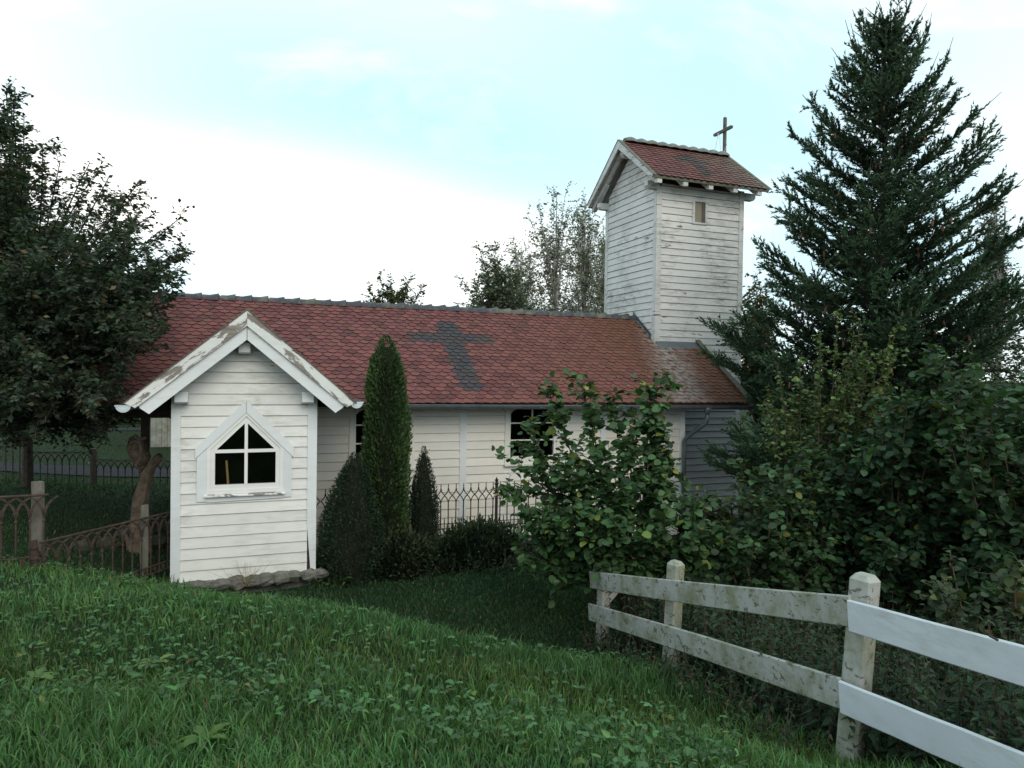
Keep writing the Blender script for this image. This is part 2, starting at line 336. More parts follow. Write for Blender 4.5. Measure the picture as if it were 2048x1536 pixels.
def clip(poly, a, b, c):
    """keep the side a*x + b*z <= c of a convex polygon"""
    out = []
    for i in range(len(poly)):
        p, q = poly[i], poly[(i+1) % len(poly)]; dp = a*p[0]+b*p[1]-c; dq = a*q[0]+b*q[1]-c
        if dp <= 0: out.append(p)
        if dp*dq < 0: t = dp/(dp-dq); out.append((p[0]+(q[0]-p[0])*t, p[1]+(q[1]-p[1])*t))
    return out
def board(poly, zb, zt, fr, mat, parent, lap=.021, name='board'):
    if len(poly) < 3: return
    xs = [p[0] for p in poly]
    if max(xs)-min(xs) < .02: return
    j = random.uniform(-.0025, .0025); m = MB(); n = len(poly); skew = random.uniform(-.002, .002)
    off = lambda z: .004 + (lap+j-.004)*(zt-z)/(zt-zb)
    front = [fr(a, z + skew*(a-xs[0]), off(z)) for a, z in poly]; back = [fr(a, z, -.012) for a, z in poly]
    m.add(front+back, [tuple(range(n)), tuple(range(2*n-1, n-1, -1))]+[(i, i+n, (i+1) % n+n, (i+1) % n) for i in range(n)])
    return build(m, name, mat, parent)
def courses(a0, a1, z0, z1, pitch, fr, mat, parent, limits=(), hole=None, start=None, lap=.021, gap=.0065):
    """clapboards from z0 up; limits = half planes; hole(zb, zt) gives the half planes left and right of an opening"""
    z = z0 if start is None else start
    while z < z1-.01:
        zt = min(z+pitch, z1); base = [(a0, z), (a1, z), (a1, zt-gap), (a0, zt-gap)]
        for l in limits: base = clip(base, *l)
        parts = [base]
        if hole:
            hs = hole(z, zt)
            if hs:
                parts = []
                for h in hs:
                    q = base
                    for g in h: q = clip(q, *g) if len(q) > 2 else q
                    parts.append(q)
        for p in parts: board(p, z, zt, fr, mat, parent, lap)
        z += pitch
frontf = lambda V: (lambda a, z, o: (a, V-o, z))
leftf = lambda U: (lambda a, z, o: (U-o, a, z))

# ---- annex
AL, AR = -.925, .935
annex_wall = build(MB().box((AL+.03, VA+.02, .02), (AR-.03, VA+.07, 1.22)).box((AL+.03, VA+.02, 1.22), (-.45, VA+.07, 2.75)).box((.45, VA+.02, 1.22), (AR-.03, VA+.07, 2.75))
    .prism([(-.45, VA+.02, 1.88), (-.45, VA+.02, 2.75), (0, VA+.02, 2.75), (0, VA+.02, 2.33)], (0, .05, 0)).prism([(.45, VA+.02, 1.88), (0, VA+.02, 2.33), (0, VA+.02, 2.75), (.45, VA+.02, 2.75)], (0, .05, 0))
    .prism([(AL, VA+.02, 2.75), (AR, VA+.02, 2.75), (.0, VA+.02, 3.6)], (0, .05, 0))
    .box((AL, VA+.0201, .02), (AL+.03, VW-.02, 2.62)).box((AR-.03, VA+.0201, .02), (AR, VW-.02, 2.62)).box((AL+.03, VA+.0701, .02), (AR-.03, VW, .06)), 'annex_wall', DARKWOOD, chapel)
ag = .862                                            # annex roof slope
AZ = 3.66                                            # under-ridge line at the wall
glim = [(ag, 1, AZ), (-ag, 1, AZ)]
def ahole(zb, zt):
    if zt < 1.24 or zb > 2.40: return None
    if zb < 1.86: return [[(1, 0, -.47)], [(-1, 0, -.47)], [(0, 1, 1.215), (-1, 0, .4695), (1, 0, .4695)]]
    return [[(1, -1.0, -2.36)], [(-1, -1.0, -2.36)]]     # left: a - z <= -2.36 ; right: -a - z <= -2.36
courses(AL+.10, AR-.11, .12, 3.6, .150, frontf(VA), WHITE, annex_wall, glim, ahole, start=.10)
def trim(lo, hi, name='corner_board', mat=None, par=None): return build(MB().box(lo, hi), name, mat or TRIM, par or chapel)
build(MB().prism([(AL-.012, VA-.032, .07), (AL+.105, VA-.032, .07), (AL+.105, VA-.032, 2.68), (AL-.012, VA-.032, 2.68)], (0, .05, 0)), 'corner_board', TRIM, annex_wall)
build(MB().prism([(AR-.060, VA-.032, .12), (AR+.012, VA-.032, .12), (AR+.012, VA-.032, 2.70), (AR-.118, VA-.032, 2.70), (AR-.115, VA-.032, .80)], (0, .05, 0)), 'corner_board', TRIM, annex_wall)
build(MB().box((AL-.012, VA+.0185, .07), (AL-.0005, VA+.12, 2.60)), 'corner_board', TRIM, annex_wall)
build(MB().box((AR+.0005, VA+.0185, .12), (AR+.012, VA+.12, 2.62)), 'corner_board', TRIM, annex_wall)
zq = .10                                             # clapboards of the two side walls, seen only on edge
courses(VA+.12, VW-.02, .12, 2.60, .150, lambda a, z, o: (AR+o, a, z), WHITE, annex_wall, start=.10)
courses(VA+.12, VW-.02, .12, 2.60, .150, lambda a, z, o: (AL-o, a, z), WHITE, annex_wall, start=.10)
for a, z, w, h, d in ((-.806, 2.604, .165, .16, .20), (.805, 2.603, .165, .165, .20), (-.03, 3.275, .155, .15, .20)):
    b = MB(); b.prism([(a-w/2, VA+.1, z-h/2), (a+w/2, VA+.1, z-h/2), (a+w/2, VA+.1, z+h/2), (a-w/2, VA+.1, z+h/2)], (0, -d-.1+.03, 0))
    f0, f1 = VA-d+.03, VA-d; bev = .022
    b.add([(a-w/2, f0, z-h/2), (a+w/2, f0, z-h/2), (a+w/2, f0, z+h/2), (a-w/2, f0, z+h/2), (a-w/2+.004, f1, z-h/2+bev), (a+w/2-.004, f1, z-h/2+bev), (a+w/2-.004, f1, z+h/2), (a-w/2+.004, f1, z+h/2)], [(0, 1, 5, 4), (1, 2, 6, 5), (2, 3, 7, 6), (3, 0, 4, 7), (4, 5, 6, 7)])
    build(b, 'beam_end', TRIM, annex_wall)
# annex window
aw = thing('window', (0, VA, 1.28), None, None); aw.parent = chapel; aw.location = tuple(np.array([0, VA, 1.28])-ORG[chapel.name])
def strip(path_in, path_out, v0, v1, name, mat, par):
    """band between two open outlines (a, z), from depth v0 back to v1"""
    for i in range(len(path_in)-1):
        q = [path_in[i], path_in[i+1], path_out[i+1], path_out[i]]
        build(MB().prism([(a, v0, z) for a, z in q], (0, v1-v0, 0)), name, mat, par)
gl = [(-.395, 1.40), (-.395, 1.865), (0, 2.262), (.390, 1.865), (.390, 1.40)]                  # glass outline
sa = [(-.452, 1.335), (-.452, 1.893), (0, 2.342), (.447, 1.893), (.447, 1.335)]              # sash outer
fo = [(-.497, 1.278), (-.497, 1.912), (0, 2.405), (.492, 1.912), (.492, 1.278)]              # frame outer
SASH = paint('white_sash_paint', (.76, .755, .73), .27, .15)
strip(gl+[gl[0]], sa+[sa[0]], VA-.020, VA+.045, 'sash', SASH, aw)
strip(sa+[sa[0]], fo+[fo[0]], VA-.034, VA+.06, 'frame', SASH, aw)
build(MB().box((-.020, VA-.026, 1.40), (.022, VA+.0, 2.255)), 'muntin', SASH, aw)
build(MB().box((-.394, VA-.024, 1.838), (-.0205, VA+.002, 1.884)).box((.0225, VA-.024, 1.838), (.389, VA+.002, 1.884)), 'muntin', SASH, aw)
for q in ([(-.393, 1.402), (-.022, 1.402), (-.022, 1.84), (-.393, 1.84)], [(.024, 1.402), (.388, 1.402), (.388, 1.84), (.024, 1.84)], [(-.393, 1.886), (-.022, 1.886), (-.022, 2.238)], [(.024, 1.886), (.388, 1.886), (.024, 2.236)]):
    build(MB().prism([(a, VA+.006, z) for a, z in q], (0, .004, 0)), 'pane', GLASS, aw)
CASE = paint('white_casing_paint', (.70, .72, .735), .27, .18)
build(MB().prism([(-.640, VA-.046, 1.772), (-.640, VA-.046, 1.922), (-.004, VA-.046, 2.560), (-.004, VA-.046, 2.395)], (0, .04, 0)), 'casing_head', CASE, aw)
build(MB().prism([(.625, VA-.046, 1.762), (.002, VA-.046, 2.395), (.002, VA-.046, 2.560), (.628, VA-.046, 1.912)], (0, .04, 0)), 'casing_head', CASE, aw)
build(MB().prism([(-.621, VA-.038, 1.185), (-.4975, VA-.038, 1.185), (-.4975, VA-.038, 1.905), (-.621, VA-.038, 1.785)], (0, .03, 0)), 'casing_side', CASE, aw)
build(MB().prism([(.4925, VA-.038, 1.200), (.603, VA-.038, 1.200), (.603, VA-.038, 1.78), (.4925, VA-.038, 1.895)], (0, .03, 0)), 'casing_side', CASE, aw)
build(MB().prism([(-.4965, VA-.040, 1.172), (.4915, VA-.040, 1.190), (.4915, VA-.040, 1.255), (-.4965, VA-.040, 1.245)], (0, .03, 0)), 'casing_bottom', CASE, aw)
build(MB().prism([(-.525, VA-.085, 1.247), (-.525, VA-.085, 1.262), (-.525, VA-.02, 1.277), (-.525, VA-.02, 1.25)], (1.04, 0, 0)), 'sill', PEEL, aw)
# annex roof: two slabs with barge boards, gutters
def slab(s, v0, v1, th, mat, name, par, uo=1.425, zo=2.585):
    apex = (0, AZ+.115)
    q = [(0, v0, apex[1]), (s*uo, v0, apex[1]-ag*uo), (s*uo, v0, apex[1]-ag*uo-th), (0, v0, apex[1]-th)]
    return build(MB().prism(q, (0, v1-v0, 0)), name, mat, par)
annex_roof = slab(-1, 9.985, 13.4, .05, GREYWOOD, 'annex_roof', chapel); annex_roof2 = slab(1, 9.985, 13.4, .05, GREYWOOD, 'annex_roof', chapel)
def barge(s, par):
    def P(u, up, v): return (s*u, v, AZ+.115-ag*u+up)
    L = 1.395
    build(MB().prism([P(0.001, .0, 9.925), P(L+.045, 0, 9.925), P(L-.035, -.10, 9.925), P(L-.075, -.16, 9.925), P(0.001, -.205, 9.925)], (0, .035, 0)), 'barge_board', PEEL if s > 0 else PEEL_L, par)
    build(MB().prism([P(0.004, -.190, 9.9605), P(1.285, -.165, 9.9605), P(1.265, -.215, 9.9605), P(1.165, -.372, 9.9605), P(0.004, -.388, 9.9605)], (0, .028, 0)), 'barge_board', TRIM, par)
    build(MB().prism([P(0, .022, 9.915), P(L+.055, .022, 9.915), P(L+.055, .004, 9.915), P(0, .004, 9.915)], (0, .075, 0)), 'verge_strip', MOSSWOOD, par)
barge(-1, annex_roof); barge(1, annex_roof2)
def halfgutter(c0, c1, r, name, par, mat=ZINC, end=True, side=None):
    """half-round gutter from c0 to c1 with closed ends"""
    c0 = np.array(c0, float); c1 = np.array(c1, float); d = (c1-c0)/np.linalg.norm(c1-c0); x = np.cross(d, (0, 0, 1)); m = MB(); n = 9; v = []
    for c in (c0, c1):
        for rr in (r, r-.006):
            for k in range(n):
                a = math.pi*k/(n-1); v.append(c + x*rr*math.cos(a) - np.array([0, 0, 1])*rr*math.sin(a))
    f = []
    for k in range(n-1):
        f += [(k, k+1, 2*n+k+1, 2*n+k), (n+k+1, n+k, 3*n+k, 3*n+k+1), (k+1, k, n+k, n+k+1), (2*n+k, 2*n+k+1, 3*n+k+1, 3*n+k)]
    f += [(0, n, 3*n, 2*n), (n-1, 2*n-1, 4*n-1, 3*n-1)]
    m.add(v, f); o = build(m, name, mat, par, smooth=False)
    for s in (-1, 1):
        lip = c0 + x*s*r; lip1 = c1 + x*s*r; build(MB().tube([lip, lip1], .009, 6), 'gutter_bead', mat, o)
    if end:
        for c, dd in ((c0, -1), (c1, 1)):
            pts = [c + d*dd*.004 + x*r*1.03*math.cos(math.pi*k/10) - np.array([0, 0, 1])*r*1.03*math.sin(math.pi*k/10) for k in range(11)]
            build(MB().prism(pts, d*dd*.006), 'end_cap', ZINC_END, o)
            build(MB().prism([c+d*dd*.005+x*r*1.12+(0, 0, .006), c+d*dd*.005-x*r*1.12+(0, 0, .006), c+d*dd*.005-x*r*1.12-(0, 0, .012), c+d*dd*.005+x*r*1.12-(0, 0, .012)], d*dd*.012), 'end_cap', ZINC_END, o)
            build(MB().prism([c + d*dd*.0105 + x*r*.72*math.cos(math.pi*k/10) - np.array([0, 0, .006]) - np.array([0, 0, 1])*r*.72*math.sin(math.pi*k/10) for k in range(11)], d*dd*.004), 'end_cap', ZINC_END, o)
    return o
halfgutter((-1.455, 9.95, 2.508), (-1.455, 11.95, 2.495), .085, 'annex_gutter', chapel)
halfgutter((1.455, 9.95, 2.548), (1.455, 11.80, 2.52), .085, 'annex_gutter', chapel)
for s, k in ((-1, 'a'), (1, 'b')):                   # soffit rafters of the annex
    for v in (10.6, 11.3): build(MB().prism([(s*.96, v, AZ+.06-ag*.96), (s*1.36, v, AZ+.06-ag*1.36), (s*1.36, v, AZ-.03-ag*1.36), (s*.96, v, AZ-.05-ag*.96)], (0, .09, 0)), 'rafter', DARKWOOD, annex_roof)
# foundation stones under the annex
for i in range(11):
    a = -.86+i*.19+random.uniform(-.03, .03); w = random.uniform(.11, .17); hh = random.uniform(.055, .095)
    v = VA-.03+random.uniform(-.05, .01); z = .045+.004*i; pts = []; m = MB(); n = 9; fac = []
    for r_, zf in ((.72, -.95), (1., -.45), (1.03, .1), (.85, .65), (.45, .93)):
        for k in range(n):
            t = 2*math.pi*k/n; q = 1+random.uniform(-.16, .16); m.v.append((a+w*r_*q*math.cos(t), v+.10*r_*q*math.sin(t), z+hh*zf+random.uniform(-.012, .012)))
    for r_ in range(4):
        for k in range(n): m.f.append((r_*n+k, r_*n+(k+1) % n, (r_+1)*n+(k+1) % n, (r_+1)*n+k))
    m.f.append(tuple(4*n+k for k in range(n))); build(m, 'foundation_stone', STONE, chapel)
build(MB().box((AL+.02, VA+.04, -.4), (AR-.02, VW, .0195)), 'foundation', STONE, chapel)

# ---- nave walls
zt_w = 2.74
wins = [(1.68, 2.835), (4.58, 5.735)]
nw = MB(); u = AR+.0; ZB = -.55
segs = [(AL, wins[0][0]+.1), (wins[0][1]-.1, wins[1][0]+.1), (wins[1][1]-.1, UN)]
for a, b in segs: nw.box((a, VW+.02, ZB), (b, VW+.09, zt_w))
for a, b in wins: nw.box((a+.1, VW+.02, ZB), (b-.1, VW+.09, 1.26)).box((a+.1, VW+.02, 2.42), (b-.1, VW+.09, zt_w))
nw.box((UN-.07, VW+.0901, ZB), (UN, 16.8, 2.70)).box((AL, VW+.0901, ZB), (AL+.07, 16.8, 2.70)).box((AL+.0701, 16.73, ZB), (UN-.0701, 16.8, 2.7)).box((AL+.0701, VW+.0901, -.1), (UN-.0701, 16.7299, 0))
nw.prism([(UN-.07, VW+.02, zt_w-.04), (UN-.07, 16.8, zt_w-.04), (UN-.07, VR, ZR-.12)], (.07, 0, 0)).prism([(AL, VW+.02, zt_w-.04), (AL, 16.8, zt_w-.04), (AL, VR, ZR-.12)], (.07, 0, 0))
nave_wall = build(nw, 'nave_wall', DARK, chapel)
cols_ = [(AR+.02, wins[0][0]), (wins[0][1], 3.692), (3.822, wins[1][0]), (wins[1][1], 6.62), (6.75, UN-.12)]
z0 = -.47
for a, b in cols_: courses(a, b, z0, zt_w, .156, frontf(VW), WHITE_NAVE, nave_wall)
for a, b in wins: courses(a, b, z0, 1.24, .156, frontf(VW), WHITE_NAVE, nave_wall)
for a, b in ((3.692, 3.822), (6.62, 6.75), (UN-.12, UN+.012)): build(MB().box((a, VW-.026, -.5), (b, VW+.02, zt_w)), 'corner_board', TRIM, nave_wall)
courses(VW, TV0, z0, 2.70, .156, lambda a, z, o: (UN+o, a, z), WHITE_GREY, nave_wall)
NTRIM = paint('nave_window_paint', (.70, .69, .64), .26, .12)
for wi, (a, b) in enumerate(wins):
    w = thing('window', ((a+b)/2, VW, 1.24), None, None); w.parent = chapel; w.location = tuple(np.array([(a+b)/2, VW, 1.24])-ORG[chapel.name])
    c = (a+b)/2; z1, z2 = 1.40, 2.36; gi = a+.115; gj = b-.14 if wi == 0 else b-.139
    build(MB().box((a-.0, VW-.032, 1.255), (gi-.045, VW+.03, 2.66)), 'casing_side', NTRIM, w); build(MB().box((gj+.06, VW-.032, 1.255), (b, VW+.03, 2.66)), 'casing_side', NTRIM, w)
    build(MB().box((gi-.045, VW-.03, 2.475), (gj+.06, VW+.03, 2.66)), 'casing_head', NTRIM, w)
    build(MB().box((gi-.0445, VW-.02, 1.31), (gi, VW+.05, 2.4745)).box((gj, VW-.02, 1.31), (gj+.0595, VW+.05, 2.4745)).box((gi, VW-.02, 1.31), (gj, VW+.05, z1)), 'sash', NTRIM, w)
    arch = [(gi, 2.22)]+[(gi+(gj-gi)*t, 2.22+.16*math.sin(math.pi*t)**.7) for t in np.linspace(.06, .94, 11)]+[(gj, 2.22), (gj, 2.4745), (gi, 2.4745)]
    for k in range(12):                                # segmental arch filled piece by piece
        p, q = arch[k], arch[k+1]; build(MB().prism([(p[0], VW-.018, p[1]), (q[0], VW-.018, q[1]), (q[0], VW-.018, 2.474), (p[0], VW-.018, 2.474)], (0, .05, 0)), 'arch_infill', NTRIM, w)
    mid = (gi+gj)/2
    build(MB().box((mid-.013, VW-.008, z1), (mid+.013, VW+.016, 2.38)), 'muntin', NTRIM, w)
    for zm in (1.708, 2.035): build(MB().box((gi, VW-.010, zm-.012), (gj, VW+.0175, zm+.012)), 'muntin', NTRIM, w)
    build(MB().box((a-.012, VW-.075, 1.222), (b+.012, VW+.0, 1.254)), 'sill', NTRIM, w); build(MB().box((gi-.0449, VW-.028, 1.2545), (gj+.0599, VW+.03, 1.3095)), 'casing_bottom', NTRIM, w)
    zs = (z1, 1.697, 2.024, 2.39)
    for k in range(3):
        for p, q in ((gi, mid-.012), (mid+.012, gj)): build(MB().box((p, VW+.018, zs[k]), (q, VW+.022, zs[k+1])), 'pane', GLASS, w)
# ---- porch at the left end: beam, post and curved brace
porch = build(MB().box((UE0+.1, 12.22, 2.20), (AL-.03, 12.36, 2.40)), 'porch_beam', DARKWOOD, chapel)
build(MB().box((-1.545, 12.24, -.2), (-1.435, 12.35, 2.1995)), 'post', DARKWOOD, porch)
br = [(-.955, 12.26, 2.2)]+[(-1.12+.165*(t**1.6), 12.26, 2.18-.62*t) for t in np.linspace(0, 1, 9)]
build(MB().prism([(-1.16, 12.26, 2.199)]+br[1:]+[(-.955, 12.26, 1.5), (-.955, 12.26, 2.199)], (0, .08, 0)), 'curved_brace', DARKWOOD, porch)
build(MB().box((-1.06, 12.2, -.1), (-.96, 12.21, 2.15)), 'post', DARKWOOD, porch)

# ---- nave roof: deck, tiles, ridge, verge, gutter
def roofz(v): return ZE + SL*(v-VE)
deck = MB()
for (a, b, v1) in ((UE0, TU0-.002, VR), (TU0, UE1-.02, TV0-.004)):
    deck.prism([(a, VE+.02, roofz(VE+.02)-.035), (a, v1, roofz(v1)-.035), (a, v1, roofz(v1)-.095), (a, VE+.02, roofz(VE+.02)-.095)], (b-a, 0, 0))
deck.prism([(UE0, VR, ZR-.035), (UE0, 17.33, ZE-.035), (UE0, 17.33, ZE-.095), (UE0, VR, ZR-.095)], (TU0-.002-UE0, 0, 0))
nave_roof = build(deck, 'nave_roof', DARKWOOD, chapel)
TW, EX = .1775, .1150
RED = [(.148, .048, .046), (.182, .062, .056), (.122, .040, .041), (.158, .062, .050), (.144, .052, .053), (.098, .036, .034)]
DRK = [(.036, .038, .046), (.046, .046, .051), (.042, .040, .037)]
def tile_verts(w=TW-.004, L=.235, th=.019):
    arc = [(-w/2+w*t, -.055*math.sin(math.pi*t)**.55 if 0 < t < 1 else 0) for t in np.linspace(0, 1, 8)]
    out = [(x, s+.055, 0) for x, s in arc] + [(w/2, L, 0), (-w/2, L, 0)]         # x along the eave, s up the slope (0 = lowest point)
    top = [(x, s, th + .026*(1-s/L)) for x, s, _ in out]; bot = [(x, s, .026*(1-s/L)-.006) for x, s, _ in out]
    n = len(out); V = np.array(top+top+bot)                            # the edge has its own vertices: its dark colour is moss and dirt plus painted gap shade
    F10 = [tuple(range(n))]; F4 = [(n+i, i+2*n, (i+1) % n+2*n, n+(i+1) % n) for i in range(n)]
    return V, F10, F4
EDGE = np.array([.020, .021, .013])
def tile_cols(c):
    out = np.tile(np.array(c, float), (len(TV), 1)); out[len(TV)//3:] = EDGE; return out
TV, TF, TQ = tile_verts()
def tile_mesh(col):
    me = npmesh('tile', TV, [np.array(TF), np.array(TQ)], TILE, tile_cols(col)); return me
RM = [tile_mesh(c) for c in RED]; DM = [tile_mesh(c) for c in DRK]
ex_u = np.array([1., 0, 0]); ex_s = np.array([0, 1, SL])/HY; ex_n = np.array([0, -SL, 1])/HY
tiles = []
nrow = int((VR-VE)*HY/EX)+1
for r_ in range(-1, nrow):
    s = r_*EX - .03; c0 = UE0 + (TW/2 if r_ % 2 else 0)
    k = 0
    if r_ == -1: s = -.045; c0 = UE0+TW/2-.02
    while True:
        uu = c0 + TW*k; k += 1
        if uu > UE1-.04: break
        v = VE + (s+.06)/HY
        if v > VR-.03: continue
        if uu > TU0-.03 and v > TV0-.21: continue
        if uu > TU0-.10 and v > TV0+.02: continue
        zz_ = roofz(v); 
        if abs(uu) < 1.44 and zz_ < AZ+.09-ag*abs(uu) and v < 13.5: continue
        sc = s+.06
        dark = (.37 < sc < 2.76 and abs(uu-3.845) < (.275 if r_ % 2 == 0 else .19)) or (1.92 < sc < 2.255 and abs(uu-3.85) < .86)
        P = np.array([uu, VE, ZE]) + ex_s*s + ex_n*(-.030)
        tiles.append((P, dark, uu, v))
tp = project(np.array([t[0] for t in tiles]))
def seen(x, y):
    if x < 330 or (x > 1440 and y > 760): return False
    if 724 < x < 812 and y > 680: return False
    if abs(x-488) < 235 and y > 622+.79*abs(x-488): return False
    return True
vis = [i for i in range(len(tiles)) if seen(tp[i, 0], tp[i, 1])]
darks = [i for i in vis if tiles[i][1]]; rest = sorted([i for i in vis if not tiles[i][1]], key=lambda i: tp[i, 2])
single = set(darks + rest[:300-len(darks)])
jv, jq, jn, jc = [], [], [], []
Bm = np.stack([ex_u, ex_s, ex_n], 1)
for i, (P, dark, uu, v) in enumerate(tiles):
    rz = random.gauss(0, .016); rx = random.gauss(0, .007); dn = random.uniform(0, .006)
    Rm = np.array([[math.cos(rz), -math.sin(rz), 0], [math.sin(rz), math.cos(rz), 0], [0, rx, 1]])
    ci = random.randrange(3 if dark else 6)
    if i in single:
        o = add('tile', (DM if dark else RM)[ci], nave_roof); M3 = Bm@Rm; L = P + ex_n*dn + ex_u*random.gauss(0, .004) - org(chapel)
        o.matrix_local = Matrix([[*map(float, M3[k]), float(L[k])] for k in range(3)] + [[0, 0, 0, 1]])
    else:
        b = len(jv)*len(TV); jv.append((TV@Rm.T)@Bm.T + P + ex_n*dn + ex_u*random.gauss(0, .004) - org(chapel)); jn += [tuple(q+b for q in f) for f in TF]; jq += [tuple(q+b for q in f) for f in TQ]
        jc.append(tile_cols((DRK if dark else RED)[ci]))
o = add('roof_tiles', npmesh('roof_tiles', np.concatenate(jv), [np.array(jn), np.array(jq)], TILE, np.concatenate(jc)), nave_roof); o['kind'] = 'stuff'
def ridge_mesh(r0, r1, L, name, wave=False, mat=None):
    m = MB(); n = 9; N = 7
    for i in range(N):
        t = i/(N-1); rr = r0+(r1-r0)*t**1.3
        if wave: rr = r0 + (r1-r0)*math.sin(math.pi*min(1, t*1.0))**1.2
        for k in range(n):
            a = math.pi*(k/(n-1)); m.v.append((t*L, 1.15*rr*math.cos(a), rr*.95*math.sin(a)-.03))
    for i in range(N-1):
        for k in range(n-1): m.f.append((i*n+k, i*n+k+1, (i+1)*n+k+1, (i+1)*n+k))
    m.f.append(tuple(k for k in range(n-1, -1, -1))); m.f.append(tuple((N-1)*n+k for k in range(n)))
    me = bpy.data.meshes.new(name); me.from_pydata(m.v, [], m.f); me.materials.append(mat or SLATE); me.polygons.foreach_set('use_smooth', [len(p.vertices) == 4 for p in me.polygons]); me.update(); return me
rmsh = ridge_mesh(.085, .150, .335, 'ridge_tile'); uu = UE0
while uu < TU0-.05:
    o = add('ridge_tile', rmsh, nave_roof, np.array([uu, VR, ZR-.045])-org(chapel)); o.rotation_euler = (0, random.gauss(0, .012), random.gauss(0, .02)); uu += .300
build(MB().prism([(TU0, TV0-.24, roofz(TV0-.24)+.012), (TU0, TV0-.002, roofz(TV0-.002)+.028), (TU0, TV0-.002, roofz(TV0-.002)+.006), (TU0, TV0-.24, roofz(TV0-.24)-.01)], (UE1-TU0-.04, 0, 0)), 'flashing', ZINC, nave_roof)
build(MB().prism([(UE1-.02, VE-.06, roofz(VE-.06)+.055), (UE1-.02, TV0+.06, roofz(TV0+.06)+.055), (UE1-.02, TV0+.06, roofz(TV0+.06)-.19), (UE1-.02, VE-.06, roofz(VE-.06)-.19)], (.035, 0, 0)).prism([(UE1-.075, VE-.06, roofz(VE-.06)+.0551), (UE1-.075, TV0+.08, roofz(TV0+.08)+.0551), (UE1-.075, TV0+.08, roofz(TV0+.08)+.085), (UE1-.075, VE-.06, roofz(VE-.06)+.085)], (.125, 0, 0)), 'verge_board', MOSSWOOD, nave_roof)
step_ = MB()
for k in range(5):                                    # stepped flashing where the roof meets the tower's side
    v = TV0+.04+k*.18; step_.prism([(TU0-.024, v, roofz(v)+.005), (TU0-.024, v+.19, roofz(v+.19)+.005), (TU0-.024, v+.19, roofz(v+.19)+.10), (TU0-.024, v, roofz(v)+.09)], (.004, 0, 0))
build(step_, 'step_flashing', ZINC, nave_roof)
gut = halfgutter((1.52, VE-.045, 2.425), (UE1+.04, VE-.045, 2.370), .075, 'nave_gutter', chapel, end=True)
for k in range(10):
    u_ = 1.7+.88*k; zc = 2.425-.0066*(u_-1.52)
    pts = [(u_, VE-.045+.081*math.cos(math.pi*t/8), zc-.081*math.sin(math.pi*t/8)) for t in range(9)]
    build(MB().tube(pts, .008, 4), 'bracket', ZINC, gut)
halfgutter((UE0, VE-.045, 2.44), (-1.52, VE-.045, 2.43), .075, 'nave_gutter', chapel)
for k in range(14):
    u_ = -1.9+.825*k+.1
    if abs(u_) < 1.3: continue
    build(MB().prism([(u_, VE+.09, roofz(VE+.09)-.10), (u_, VW+.02, roofz(VW)-.11), (u_, VW+.02, roofz(VW)-.24), (u_, VE+.12, roofz(VE+.09)-.20)], (.10, 0, 0)), 'rafter_end', TRIM, nave_roof)
dp = MB(); dp.lathe((8.78, VE-.045, 2.20), [(.045, 0), (.047, .06), (.062, .075), (.06, .09), (.10, .14)], 12)
dp.tube([(8.78, VE-.045, 2.21), (8.78, VE-.045, 2.12), (8.772, VE-.02, 2.04), (8.75, VE+.03, 1.99), (8.66, VE+.20, 1.84), (8.575, VE+.36, 1.70), (8.555, VE+.395, 1.63), (8.553, VE+.40, 1.55), (8.553, VE+.40, -.3)], .044, 12)
dspout = build(dp, 'downspout', ZINC, chapel, smooth=True)
for z in (1.3, .3): build(MB().lathe((8.553, VE+.40, z), [(.049, 0), (.049, .03)], 12), 'pipe_clip', ZINC, dspout)

# ---- tower
ZT = 7.40
tw = MB().box((TU0+.02, TV0+.02, -.5), (TU1-.02, TV1-.02, ZT)); TM = (TV0+TV1)/2; tg = .767
tw.prism([(TU0+.02, TV0+.02, ZT), (TU0+.02, TV1-.02, ZT), (TU0+.02, TM, ZT+.9)], (TU1-TU0-.04, 0, 0))
tower = build(tw, 'tower_wall', DARKWOOD, chapel)
wx0, wx1, wz0, wz1 = 9.668, 10.050, 6.535, 7.080
def thole(zb, zt):
    if zt < wz0 or zb > wz1: return None
    return [[(1, 0, wx0)], [(-1, 0, -wx1)], [(0, 1, wz0), (-1, 0, -wx0-.0005), (1, 0, wx1-.0005)], [(0, -1, -wz1), (-1, 0, -wx0-.0005), (1, 0, wx1-.0005)]]
P0 = .1565
courses(TU0+.11, TU1-.11, 0, ZT-.02, P0, frontf(TV0), WHITE_TOWER, tower, hole=thole, start=-.02+2.49, gap=.010)
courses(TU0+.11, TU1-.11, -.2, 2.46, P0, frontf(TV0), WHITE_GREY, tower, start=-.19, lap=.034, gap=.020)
courses(TV0+.11, TV1-.11, 0, 8.3, P0, leftf(TU0), WHITE_TOWER, tower, [(-tg, 1, 8.34-tg*TM), (tg, 1, 8.34+tg*TM)], start=2.49+P0*7, gap=.010)
courses(TV0+.02, TV1-.02, -.2, ZT, P0, lambda a, z, o: (TU1+o, a, z), WHITE_TOWER, tower, start=-.2)
for lo, hi in (((TU0-.022, TV0-.026, -.4), (TU0+.11, TV0+.02, ZT-.1)), ((TU1-.11, TV0-.026, -.4), (TU1+.022, TV0+.02, ZT+.02)), ((TU0-.0265, TV0+.0201, 3.2), (TU0+.02, TV0+.11, ZT-.12)), ((TU0-.0265, TV1-.11, 3.2), (TU0+.02, TV1+.02, ZT-.12))):
    build(MB().box(lo, hi), 'corner_board', TRIM_TOWER, tower)
tw_w = thing('tower_window', (9.86, TV0, 6.54), None, None); tw_w.parent = chapel; tw_w.location = tuple(np.array([9.86, TV0, 6.54])-ORG[chapel.name])
